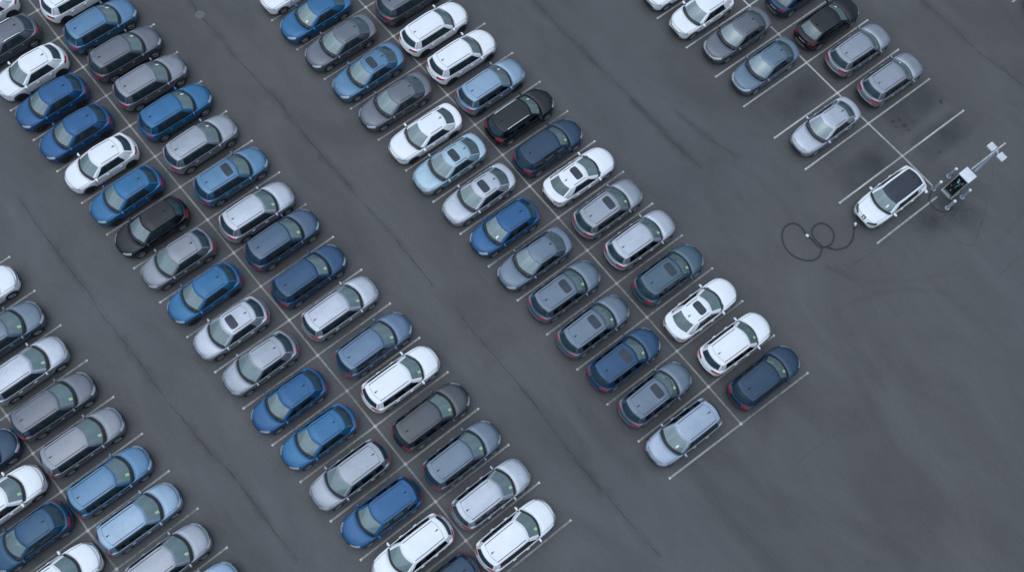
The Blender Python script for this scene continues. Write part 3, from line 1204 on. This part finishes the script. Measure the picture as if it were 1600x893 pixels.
for key in ORDER:
    assert len(LABELS[key]) == len(CARS[key]), key
    for n_, (px, py, kn, colr, fl) in enumerate(CARS[key]):
        h = KINDS[kn]['zroof']
        g = ground(px, py, h * .46)
        ang = math.radians(HEAD[key[0]] + random.uniform(-.9, .9))
        if key in ('AD', 'BD', 'BE', 'CD', 'CS', 'CE', 'DD'):
            ang += math.pi
        flags = {FLAG[c] for c in fl}
        flags.add('dark_rim' if 'dark_rim' in flags else 'light_rim')
        # the silhouette's middle sits a little behind or ahead of the wheelbase middle
        make_car(kn, colr, g.x, g.y, ang, flags, LABELS[key][n_])

# ------------------------------------------------------------------ asphalt
m, nt, b, out = new_mat('asphalt')
N, Lk = nt.nodes, nt.links
tc = N.new('ShaderNodeTexCoord')


def noise(scale, detail=4, rough=.6, stretch=None, rot=0, dist=0.0):
    mp = N.new('ShaderNodeMapping')
    if stretch:
        mp.inputs['Scale'].default_value = stretch
    mp.inputs['Rotation'].default_value = (0, 0, rot)
    Lk.new(tc.outputs['Object'], mp.inputs['Vector'])
    n = N.new('ShaderNodeTexNoise')
    n.inputs['Scale'].default_value = scale
    n.inputs['Detail'].default_value = detail
    n.inputs['Roughness'].default_value = rough
    n.inputs['Distortion'].default_value = dist
    Lk.new(mp.outputs[0], n.inputs['Vector'])
    return n.outputs['Fac']


def remap(s, a, b_, c, d):
    r = N.new('ShaderNodeMapRange')
    r.inputs['From Min'].default_value = a
    r.inputs['From Max'].default_value = b_
    r.inputs['To Min'].default_value = c
    r.inputs['To Max'].default_value = d
    Lk.new(s, r.inputs['Value'])
    return r.outputs[0]


def mul(a, b_):
    r = N.new('ShaderNodeMath')
    r.operation = 'MULTIPLY'
    Lk.new(a, r.inputs[0])
    Lk.new(b_, r.inputs[1])
    return r.outputs[0]


f1 = remap(noise(.05, 5, .6, None, 0, .4), .3, .7, .89, 1.11)
f2 = remap(noise(.30, 6, .62, (.45, 1, 1), 0, .8), .3, .7, .90, 1.10)
f3 = remap(noise(1.3, 5, .6, (.25, 1, 1)), .3, .7, .95, 1.05)
f4 = remap(noise(9, 5, .75), .3, .7, .82, 1.18)
f5 = remap(noise(60, 2, .7), .3, .7, .80, 1.20)
fac = mul(mul(mul(f1, f2), mul(f3, f4)), f5)
hue = N.new('ShaderNodeMix')
hue.data_type = 'RGBA'
hue.inputs['A'].default_value = (0.0655, 0.0635, 0.0650, 1)
hue.inputs['B'].default_value = (0.0655, 0.0660, 0.0705, 1)
Lk.new(remap(noise(.035, 3, .5), .35, .65, 0, 1), hue.inputs['Factor'])
mx = N.new('ShaderNodeMix')
mx.data_type = 'RGBA'
mx.blend_type = 'MULTIPLY'
mx.inputs['Factor'].default_value = 1
Lk.new(hue.outputs['Result'], mx.inputs['A'])
Lk.new(fac, mx.inputs['B'])
Lk.new(mx.outputs['Result'], b.inputs['Base Color'])
Lk.new(remap(noise(.30, 6, .62, (.45, 1, 1), 0, .8), .3, .7, .78, .55), b.inputs['Roughness'])
bp = N.new('ShaderNodeBump')
bp.inputs['Strength'].default_value = .25
bp.inputs['Distance'].default_value = .006
Lk.new(noise(90, 2, .6), bp.inputs['Height'])
Lk.new(bp.outputs[0], b.inputs['Normal'])
MATS['asphalt'] = m
S = 450
gm = mesh_from('ground', [(-S, -S, 0), (S, -S, 0), (S, S, 0), (-S, S, 0)], [(0, 1, 2, 3)], ['asphalt'], None, False)
tag(add_obj('ground', gm), kind='structure')


# ------------------------------------------------------------------ painted bay lines
def worn_paint(name, col, lo, hi):
    m, nt, b, out = new_mat(name)
    N, Lk = nt.nodes, nt.links
    tc = N.new('ShaderNodeTexCoord')
    n = N.new('ShaderNodeTexNoise')
    n.inputs['Scale'].default_value = 5
    n.inputs['Detail'].default_value = 7
    n.inputs['Roughness'].default_value = .7
    Lk.new(tc.outputs['Object'], n.inputs['Vector'])
    n2 = N.new('ShaderNodeTexNoise')
    n2.inputs['Scale'].default_value = .35
    Lk.new(tc.outputs['Object'], n2.inputs['Vector'])
    ad = N.new('ShaderNodeMath')
    ad.operation = 'ADD'
    Lk.new(n.outputs['Fac'], ad.inputs[0])
    Lk.new(n2.outputs['Fac'], ad.inputs[1])
    r = N.new('ShaderNodeMapRange')
    r.inputs['From Min'].default_value = .75
    r.inputs['From Max'].default_value = 1.25
    r.inputs['To Min'].default_value = lo
    r.inputs['To Max'].default_value = hi
    Lk.new(ad.outputs[0], r.inputs['Value'])
    x = N.new('ShaderNodeMix')
    x.data_type = 'RGBA'
    x.inputs['A'].default_value = (.085, .083, .088, 1)
    x.inputs['B'].default_value = col
    Lk.new(r.outputs[0], x.inputs['Factor'])
    Lk.new(x.outputs['Result'], b.inputs['Base Color'])
    b.inputs['Roughness'].default_value = .7
    MATS[name] = m


worn_paint('worn_line', (.42, .405, .375, 1), .10, .75)
worn_paint('fresh_line', (.48, .475, .455, 1), .30, 1.0)
worn_paint('line_dot', (.56, .54, .49, 1), .40, 1.0)


def strip(mb, a, b_, w, z, mi=0):
    a, b_ = Vector((a.x, a.y, z)), Vector((b_.x, b_.y, z))
    t = (b_ - a).normalized()
    s = Vector((-t.y, t.x, 0)) * w / 2
    mb.raw([a + s, a - s, b_ - s, b_ + s], [(0, 1, 2, 3)], mi)


PA = [(58.8, 17.5), (91.7, 60.5), (130.3, 105.8), (166.3, 150.5), (203.5, 197.5), (242.5, 245.5), (282, 293), (324.4, 344), (365.4, 395.4),
      (408, 447.8), (452, 500.5), (496.4, 555.2), (542, 610.5), (586, 665.9), (633.4, 725), (680.4, 783.1), (727.8, 844.2)]
PB = [(571.3, 12.8), (614.3, 57.8), (656, 102.4), (699, 149.5), (742, 195.8), (785, 243), (827.3, 291.4), (871.7, 340.5), (917, 391.6),
      (963, 443), (1010.3, 495.8), (1057.3, 548.5), (1106.4, 604), (1157, 662)]
PC = [(1169.8, 10), (1215.5, 54.2), (1259.4, 99), (1307.5, 146.4), (1355.8, 193.8), (1409, 244.5)]
PD = [(11, 649.4), (52, 708.2), (96.4, 767.7), (137.7, 828.1), (182.4, 888.6)]


def row_pts(P, before, after):
    w = [ground(*q) for q in P]
    d0 = (w[0] - w[-1]) / (len(w) - 1)
    for k in range(before):
        w.insert(0, w[0] + d0)
    for k in range(after):
        w.append(w[-1] - d0)
    return w


ROWS = {'A': row_pts(PA, 2, 1), 'B': row_pts(PB, 3, 0), 'C': row_pts(PC, 4, 0), 'D': row_pts(PD, 5, 2)}
cen, stl, dots = MB(), MB(), MB()
LW = .10
for r, pts in ROWS.items():
    mi = 1 if r == 'C' else 0
    last = pts[-1]
    if r == 'C':
        pts.append(ground(1456, 291))
        pts.append(ground(1512, 343))
    for a, c in zip(pts[:-2] if r == 'C' else pts[:-1], pts[1:]):
        strip(cen, a, c, LW, .004, mi)
    for i, q in enumerate(pts):
        if r == 'C' and i == len(pts) - 1:
            continue
        ang = {'A': 88.0, 'B': 87.2, 'C': 86.8, 'D': 88.6}[r]
        if r == 'B' and i == len(pts) - 1:
            ang = 86.0
        t = math.radians(ang)
        d = Vector((math.cos(t), math.sin(t), 0))
        if r == 'C' and i == len(pts) - 2:
            # the bay line beside the electric car, broken where the charger stands
            strip(stl, ground(1369, 381), ground(1463, 308), LW, .008, 1)
            strip(stl, ground(1517, 265), ground(1570, 224), LW, .008, 1)
            continue
        up, dn = {'B': (4.78, 4.92), 'C': (5.08, 5.05)}.get(r, (4.78, 4.72))
        strip(stl, q - d * dn, q + d * up, LW, .008, mi)
        for s, L in ((1, up), (-1, -dn)):
            e = q + d * L
            strip(dots, e - d * .08 * s, e + d * .03 * s, LW * 1.15, .012, 0)
        strip(dots, q - d * .075, q + d * .075, .15, .012, 0)
e0 = ground(1580, 4.5)
strip(stl, e0, e0 + Vector((.45, 7, 0)), LW, .008, 1)
tag(add_obj('bay_centre_lines', cen.mesh('bay_centre_lines', ['worn_line', 'fresh_line'], False)), kind='structure')
tag(add_obj('bay_divider_lines', stl.mesh('bay_divider_lines', ['worn_line', 'fresh_line'], False)), kind='structure')
tag(add_obj('paint_blobs', dots.mesh('paint_blobs', ['line_dot'], False)), kind='structure')


# ------------------------------------------------------------------ cracks, stains and a dark line on the asphalt
def soft(name, col, amount, scale=2.0, radial=False, lo=.35, hi=.65):
    m, nt, b, out = new_mat(name)
    N, Lk = nt.nodes, nt.links
    uv = N.new('ShaderNodeUVMap')
    uv.uv_map = 'UVMap'
    sp = N.new('ShaderNodeSeparateXYZ')
    Lk.new(uv.outputs[0], sp.inputs[0])
    b.inputs['Base Color'].default_value = col
    b.inputs['Roughness'].default_value = .65
    tc = N.new('ShaderNodeTexCoord')
    n = N.new('ShaderNodeTexNoise')
    n.inputs['Scale'].default_value = scale
    n.inputs['Detail'].default_value = 6
    n.inputs['Roughness'].default_value = .65
    Lk.new(tc.outputs['Object'], n.inputs['Vector'])
    r = N.new('ShaderNodeMapRange')
    r.inputs['From Min'].default_value = lo
    r.inputs['From Max'].default_value = hi
    Lk.new(n.outputs['Fac'], r.inputs['Value'])
    e = N.new('ShaderNodeMapRange')          # 1 in the middle, 0 at the rim
    e.interpolation_type = 'SMOOTHSTEP'
    e.inputs['From Min'].default_value = 0
    e.inputs['From Max'].default_value = 1
    e.inputs['To Min'].default_value = 1
    e.inputs['To Max'].default_value = 0
    Lk.new(sp.outputs['X'], e.inputs['Value'])
    mu = N.new('ShaderNodeMath')
    mu.operation = 'MULTIPLY'
    Lk.new(r.outputs[0], mu.inputs[0])
    Lk.new(e.outputs[0], mu.inputs[1])
    mu2 = N.new('ShaderNodeMath')
    mu2.operation = 'MULTIPLY'
    mu2.inputs[1].default_value = amount
    Lk.new(mu.outputs[0], mu2.inputs[0])
    Lk.new(mu2.outputs[0], b.inputs['Alpha'])
    MATS[name] = m


soft('crack_and_line', (.028, .029, .034, 1), .55, .8, lo=.36, hi=.66)
soft('seep', (.042, .042, .048, 1), .25, .35)
soft('oil', (.016, .016, .019, 1), .6, 3, lo=.25, hi=.6)
soft('dust_swirl', (.14, .14, .155, 1), .40, .8, lo=.42, hi=.72)
soft('damp', (.038, .042, .052, 1), .34, .45, lo=.05, hi=.6)


class UVMesh:
    def __init__(s):
        s.v, s.f, s.u = [], [], []

    def band(s, pts, w, z):
        base = len(s.v)
        for i, p in enumerate(pts):
            t = (pts[min(i + 1, len(pts) - 1)] - pts[max(i - 1, 0)]).normalized()
            sd = Vector((-t.y, t.x, 0)) * w * random.uniform(.65, 1.25)
            ends = i in (0, len(pts) - 1)
            for k, uu in ((1, 1), (0, 1 if ends else 0), (-1, 1)):
                q = p + sd * k
                s.v.append((q.x, q.y, z))
                s.u.append(uu)
        for i in range(len(pts) - 1):
            a = base + 3 * i
            s.f += [(a, a + 1, a + 4, a + 3), (a + 1, a + 2, a + 5, a + 4)]

    def blob(s, c, rx, ry, rot, z, n=32, rough=.25, sq=False):
        ph = [random.uniform(0, 6.28) for _ in range(3)]
        rings = 5
        base = len(s.v)
        s.v.append((c.x, c.y, z))
        s.u.append(0)
        for q in range(1, rings + 1):
            for k in range(n):
                a = 2 * math.pi * k / n
                r = (1 + rough * (.5 * math.sin(2 * a + ph[0]) + .3 * math.sin(3 * a + ph[1]) + .2 * math.sin(5 * a + ph[2]))) * q / rings
                ca, sa = math.cos(a), math.sin(a)
                if sq:
                    k_ = (abs(ca) ** 6 + abs(sa) ** 6) ** (-1 / 6)
                    ca, sa = ca * k_, sa * k_
                x, y = rx * r * ca, ry * r * sa
                s.v.append((c.x + x * math.cos(rot) - y * math.sin(rot), c.y + x * math.sin(rot) + y * math.cos(rot), z))
                s.u.append((q / rings) ** (2.5 if sq else 1))
        for k in range(n):
            k2 = (k + 1) % n
            s.f.append((base, base + 1 + k, base + 1 + k2))
            for q in range(rings - 1):
                o = base + 1 + q * n
                s.f.append((o + k, o + n + k, o + n + k2, o + k2))

    def obj(s, name, mat):
        me = mesh_from(name, s.v, s.f, [mat], None, False)
        uv = me.uv_layers.new(name='UVMap')
        for l in me.loops:
            uv.data[l.index].uv = (s.u[l.vertex_index], 0)
        return add_obj(name, me)


CRACKS_AND_LINE = [
    [(290, -10), (312, 25), (336, 50), (369, 91), (400, 124), (433, 158), (467, 201), (507, 248), (544, 289), (554, 303), (615, 370), (662, 428), (680, 450)],
    [(709, 478), (736, 515), (766, 548), (785, 571), (810, 600), (850, 650), (900, 720), (945, 770), (1000, 835), (1035, 870)],
    [(27, 303), (60, 355), (84, 387), (97, 406), (134, 451), (161, 495), (171, 505), (188, 528), (215, 562), (242, 600), (265, 630), (295, 665), (322, 700), (363, 741), (400, 790), (433, 835), (470, 880)],
    [(825, -5), (870, 40), (929, 100), (969, 137), (1006, 174), (1050, 217)],
    [(980, 150), (1024, 198), (1064, 235), (1100, 268)],
    [(1047, 171), (1114, 221), (1160, 250)],
    [(1430, -5), (1482, 37), (1522, 77), (1563, 107), (1605, 141)],
    [(1549, 442), (1565, 425), (1580, 412), (1610, 385)],
    [(1240, 728), (1276, 698), (1300, 681), (1340, 645)],
    [(1311, 428), (1334, 412), (1361, 395), (1388, 376)],
    [(1552, 247), (1547, 290), (1540, 320), (1532, 350), (1524, 372), (1515, 385), (1490, 372)],  # thin dark line curving past the charging station, drawn like the cracks
]
ck, sp_, tm = UVMesh(), UVMesh(), UVMesh()
for i, c in enumerate(CRACKS_AND_LINE):
    pts = [ground(*q) for q in c]
    pts = cr(pts, 5)
    pts = [p + Vector((random.uniform(-.03, .03), random.uniform(-.03, .03), 0)) for p in pts]
    ck.band(pts, .042 if i < 3 else (.034 if i < 7 else .026), .0035)
    if i < 7:
        sp_.band(pts, .45, .002)
tag(ck.obj('asphalt_cracks_and_line', 'crack_and_line'), kind='structure')
tag(sp_.obj('crack_seepage', 'seep'), kind='structure')
for c in ([(1250, 560), (1290, 500), (1340, 468), (1420, 452), (1510, 470), (1590, 510)],
          [(1285, 415), (1340, 436), (1410, 440), (1480, 425), (1545, 390), (1605, 325)]):
    tm.band(cr([ground(*q) for q in c], 8), .30, .0024)
soft('tyre_rub', (.042, .042, .046, 1), .13, .25, lo=.4, hi=.7)
tag(tm.obj('tyre_marks', 'tyre_rub'), kind='structure')
ol = UVMesh()
for (x, y, r) in [(1394, 190, .16), (1404, 188, .2), (1412, 197, .24), (1399, 199, .12), (1467, 238, .14), (1419, 204, .12), (1469, 160, .2),
                  (1424, 190, .1), (1060, 700, .1), (905, 640, .08)]:
    ol.blob(ground(x, y), r, r * .8, random.random() * 3, .0055)
tag(ol.obj('oil_spots', 'oil'), kind='structure')
ds, dm = UVMesh(), UVMesh()
for (x, y) in [(1246, 152), (1352, 262), (1428, 168), (1470, 214)]:
    c0 = ground(x, y)
    dm.blob(c0, 2.35, 1.15, 1.52, .0015, 40, .06, True)
    dm.blob(c0 + Vector((.1, .6, 0)), 1.3, .8, 1.53, .0021, 32, .2)
    ds.blob(c0 + Vector((random.uniform(-.5, .5), random.uniform(-1, 1), 0)), 1.5, .7, 1.5 + random.random() * .5, .0028, 32, .3)
for (x, y, rx, ry) in [(1470, 330, 1.6, 2.2), (1450, 345, 2.0, 1.2), (1500, 330, 2.0, 1.5)]:
    dm.blob(ground(x, y), rx, ry, .4, .0012, 24, .25)
tag(ds.obj('dust_swirls', 'dust_swirl'), kind='structure')
tag(dm.obj('damp_patches', 'damp'), kind='structure')

# ------------------------------------------------------------------ manhole
m = MB()
m.lathe([(.0, .006), (.20, .007), (.21, .002), (.225, .010), (.285, .012), (.29, .0)], 36, 0, 'Z')
mh = m.mesh('manhole_cover', ['iron'])
o = add_obj('manhole_cover', mh, None, ground(312.5, 24.5))
tag(o, 'round pale iron manhole cover set in the dark asphalt aisle', 'manhole cover')
m = MB()
for k in range(-2, 3):
    L = math.sqrt(.19 ** 2 - (k * .08) ** 2)
    m.box((0, k * .08, .0105), (2 * L, .03, .008), 0)
add_obj('cover_ribs', m.mesh('cover_ribs', ['iron'], False), o)

# ------------------------------------------------------------------ charging corner
# base corner facing the photograph's lower left, width along the row
cbase = ground(1475.5, 306)
ang = math.radians(-2)
st = bpy.data.objects.new('charging_station', None)
COL.objects.link(st)
st.location = (cbase.x, cbase.y + .38, 0)
st.rotation_euler = (0, 0, ang)
tag(st, 'tall white charging station with black glass front, standing behind the white electric car', 'charging station')
HS = 2.25
m = MB()
m.box((0, 0, .06), (.80, .76, .12), 0, .01)
add_obj('plinth', m.mesh('plinth', ['frame_grey']), st)
m = MB()
m.box((0, .03, .12 + (HS - .12) / 2), (.70, .60, HS - .12), 0, .03)
add_obj('cabinet', m.mesh('cabinet', ['frame_grey']), st)
m = MB()
m.box((0, .0, HS + .045), (.76, .68, .09), 0, .02)
add_obj('cap', m.mesh('cap', ['white_shell']), st)
m = MB()
for s in (1, -1):
    m.box((s * .335, -.285, 1.19), (.05, .05, 2.0), 0, .01)
m.box((0, -.285, .17), (.62, .05, .10), 0, .01)
add_obj('front_frame', m.mesh('front_frame', ['steel']), st)
m = MB()
m.box((0, -.282, 1.22), (.62, .03, 1.98), 0, .006)
pn = add_obj('front_panel', m.mesh('front_panel', ['panel_black']), st)
m = MB()
gl = lambda x, z: Vector((x * .84, -.2985, z))


def mark(mb, pts, w, mi):
    pts = [gl(*q) for q in pts]
    for a, c in zip(pts[:-1], pts[1:]):
        t = (c - a).normalized()
        s = Vector((-t.z, 0, t.x)) * w / 2
        mb.raw([a + s, c + s, c - s, a - s], [(0, 1, 2, 3)], mi)
        mb.raw([a + s + Vector((0, .002, 0)), c + s + Vector((0, .002, 0)), c - s + Vector((0, .002, 0)), a - s + Vector((0, .002, 0))], [(3, 2, 1, 0)], mi)


mark(m, [(-.10, 1.78), (-.02, 1.56)], .12, 1)
mark(m, [(-.16, 1.90), (-.08, 1.84)], .07, 0)
mark(m, [(.10, 1.80), (.14, 1.55), (.06, 1.25), (.10, 1.02)], .025, 1)
mark(m, [(.22, 1.95), (.25, 1.70)], .04, 1)
mark(m, [(-.05, .62), (.03, .62)], .08, 0)
mark(m, [(-.24, 1.1), (-.2, .9)], .02, 1)
add_obj('screen_graphics', m.mesh('screen_graphics', ['print_white', 'print_blue'], False), pn)

for i, (x, y) in enumerate([(1457.6, 295.9), (1478.8, 325.4), (1502, 308.5), (1481, 276)]):
    bl = bpy.data.objects.new('bollard', None)
    COL.objects.link(bl)
    bl.location = ground(x, y)
    tag(bl, ['steel bollard with white cap between the electric car and the charging station', 'steel bollard below the charging station, beside the front corner nearest the photo bottom',
             'steel bollard right of the charging station, on the side away from the cars', 'steel bollard half hidden above the charging station cabinet'][i], 'bollard', 'bollards round the charging station')
    m = MB()
    m.lathe([(.085, 0), (.085, .98), (.07, 1.0), (0, 1.0)], 20, 0, 'Z')
    m.lathe([(0, .012), (.14, .012), (.14, 0)], 20, 0, 'Z')
    add_obj('post', m.mesh('post', ['blue_steel']), bl)
    m = MB()
    m.lathe([(.09, .96), (.092, 1.02), (.07, 1.055), (0, 1.065)], 20, 0, 'Z')
    add_obj('cap', m.mesh('cap', ['white_shell']), bl)

lp = bpy.data.objects.new('street_lamp', None)
COL.objects.link(lp)
lp.location = (st.location.x + .10, st.location.y + .52, 0)
lp.rotation_euler = (0, 0, math.radians(-3))
tag(lp, 'slim steel lamp post with two white floodlight heads rising behind the charging station', 'street lamp')
HL = 4.75
m = MB()
m.tube([(0, 0, 0), (0, 0, 2.5), (0, 0, HL)], [.085, .075, .062], 14)
m.box((0, 0, .02), (.3, .22, .04), 0, .01)
add_obj('pole', m.mesh('pole', ['blue_steel']), lp)
m = MB()
m.tube([(-.24, 0, HL - .03), (.24, 0, HL - .03)], .045, 10)
m.tube([(0, 0, HL - .1), (0, 0, HL + .09)], .06, 12)
add_obj('crossarm', m.mesh('crossarm', ['blue_steel']), lp)
for s in (1, -1):
    hd = MB()
    hd.box((s * .37, 0, HL + .0), (.42, .40, .15), 0, .035)
    ho = add_obj('lamp_head', hd.mesh('lamp_head', ['white_shell']), lp)
    f_ = MB()
    for k in range(4):
        f_.box((s * .37, -.135 + k * .09, HL + .085), (.30, .02, .03), 0, .004)
    add_obj('cooling_fins', f_.mesh('cooling_fins', ['steel']), ho)

# ------------------------------------------------------------------ cables
zc = lambda x, y: (1200 + x / 8.93, 320 + y / 8.93)
path = [(1185, 330), (1183, 430), (1150, 520), (1080, 595), (950, 628), (860, 612), (800, 596), (745, 598), (690, 580), (640, 530), (600, 482), (562, 458)]
path2 = [(515, 412), (500, 380), (460, 322), (400, 277), (320, 264), (245, 298), (197, 370), (187, 450), (218, 570), (290, 670), (400, 745), (520, 779), (620, 775),
         (700, 730), (733, 655), (748, 590), (690, 530), (632, 460), (602, 400), (606, 350), (660, 288), (750, 262), (850, 312), (903, 395), (908, 470), (872, 555), (815, 582)]
cab = bpy.data.objects.new('charging_cable', None)
COL.objects.link(cab)
q0 = ground(*zc(535, 432))
cab.location = q0
tag(cab, 'loose black cable looped on the asphalt in front of the white electric car', 'cable')
m = MB()


def lay(pl, z0):
    pts = cr([ground(*zc(*q)) for q in pl], 6)
    return [Vector((p.x, p.y, z0)) - q0 for p in pts]


a = lay(path, .036)
c = lay(path2, .036)
for k, p in enumerate(a):                      # lies over the loop where they cross
    d = min((Vector((p.x - w.x, p.y - w.y)).length for w in c))
    p.z += .06 * max(0, 1 - d / .35)
a = [Vector((a[0].x + .02, a[0].y + .16, .22)), Vector((a[0].x + .01, a[0].y + .07, .12))] + a
m.tube(a, .032, 8)
m.tube(c, .032, 8)
add_obj('cable', m.mesh('cable', ['cable_black']), cab)


def plug(p0, p1, name):
    mm = MB()
    d = (p1 - p0)
    mm.tube([p0, p0 + d * .15, p0 + d * .85, p1], [.05, .075, .08, .055], 12)
    add_obj(name, mm.mesh(name, ['white_shell']), cab)


plug(ground(*zc(519, 420), .07) - q0, ground(*zc(558, 446), .07) - q0, 'connector')
g1 = ground(*zc(1195, 308), .0)
plug(Vector((g1.x, g1.y, .15)) - q0, ground(*zc(1214, 258), .34) - q0, 'plug')

m = MB()
cp = [(1448, 302), (1450, 312), (1456, 323), (1466, 330), (1476, 332), (1487, 327), (1483, 318), (1478, 312)]
pts = cr([ground(*q) for q in cp], 6)
pts = [Vector((p.x, p.y, .03 + .75 * max(0, 1 - i / 7) ** 1.5 + .5 * max(0, 1 - (len(pts) - 1 - i) / 6) ** 1.5)) for i, p in enumerate(pts)]
m.tube(pts, .022, 8)
o = add_obj('charging_cable', m.mesh('charging_cable', ['cable_black']))
tag(o, 'thin black cable running from the charging station to the rear of the white electric car', 'cable')

# ------------------------------------------------------------------ light
w = bpy.data.worlds.new('World')
SC.world = w
w.use_nodes = True
nt = w.node_tree
bg = nt.nodes['Background']
sky = nt.nodes.new('ShaderNodeTexSky')
sky.sky_type = 'NISHITA'
sky.sun_disc = False
SUN_EL, SUN_AZ = math.radians(74), math.radians(240)     # azimuth measured from +x towards +y
sky.sun_elevation = SUN_EL
sky.sun_rotation = math.pi / 2 - SUN_AZ
sky.air_density = 1.0
sky.dust_density = .6
sky.ozone_density = 1.0
hs = nt.nodes.new('ShaderNodeHueSaturation')
hs.inputs['Saturation'].default_value = .5
nt.links.new(sky.outputs[0], hs.inputs['Color'])
# cloud cover: brightest overhead, darker towards the horizon
wt = nt.nodes.new('ShaderNodeTexCoord')
wsep = nt.nodes.new('ShaderNodeSeparateXYZ')
nt.links.new(wt.outputs['Generated'], wsep.inputs[0])
wmr = nt.nodes.new('ShaderNodeMapRange')
wmr.inputs['To Min'].default_value = .18
wmr.inputs['To Max'].default_value = 1.8
nt.links.new(wsep.outputs['Z'], wmr.inputs['Value'])
wmx = nt.nodes.new('ShaderNodeMix')
wmx.data_type = 'RGBA'
wmx.blend_type = 'MULTIPLY'
wmx.inputs['Factor'].default_value = 1
wti = nt.nodes.new('ShaderNodeMix')
wti.data_type = 'RGBA'
wti.blend_type = 'MULTIPLY'
wti.inputs['Factor'].default_value = 1
wti.inputs['B'].default_value = (.96, 1.025, 1.025, 1)
nt.links.new(hs.outputs[0], wti.inputs['A'])
nt.links.new(wti.outputs['Result'], wmx.inputs['A'])
nt.links.new(wmr.outputs[0], wmx.inputs['B'])
wno = nt.nodes.new('ShaderNodeTexNoise')       # thick and thin places in the cloud
wno.inputs['Scale'].default_value = 3.5
wno.inputs['Detail'].default_value = 4
nt.links.new(wt.outputs['Generated'], wno.inputs['Vector'])
wcl = nt.nodes.new('ShaderNodeMapRange')
wcl.inputs['From Min'].default_value = .3
wcl.inputs['From Max'].default_value = .7
wcl.inputs['To Min'].default_value = .72
wcl.inputs['To Max'].default_value = 1.28
nt.links.new(wno.outputs['Fac'], wcl.inputs['Value'])
wm2 = nt.nodes.new('ShaderNodeMix')
wm2.data_type = 'RGBA'
wm2.blend_type = 'MULTIPLY'
wm2.inputs['Factor'].default_value = 1
nt.links.new(wmx.outputs['Result'], wm2.inputs['A'])
nt.links.new(wcl.outputs[0], wm2.inputs['B'])
nt.links.new(wm2.outputs['Result'], bg.inputs['Color'])
bg.inputs['Strength'].default_value = .15
sd = bpy.data.lights.new('sun', 'SUN')
sd.energy = .6
sd.angle = math.radians(110)
sd.color = (.95, .98, 1.0)
so = bpy.data.objects.new('sun', sd)
COL.objects.link(so)
dirv = Vector((math.cos(SUN_EL) * math.cos(SUN_AZ), math.cos(SUN_EL) * math.sin(SUN_AZ), math.sin(SUN_EL)))
so.rotation_euler = dirv.to_track_quat('Z', 'Y').to_euler()
so.location = (20, 15, 60)

vs = SC.view_settings
vs.view_transform = 'Standard'
vs.look = 'None'
vs.exposure = 0.35
vs.gamma = 1.0
vs.use_curve_mapping = False
SC.cycles.use_denoising = True
SC.cycles.max_bounces = 8
SC.cycles.transparent_max_bounces = 12
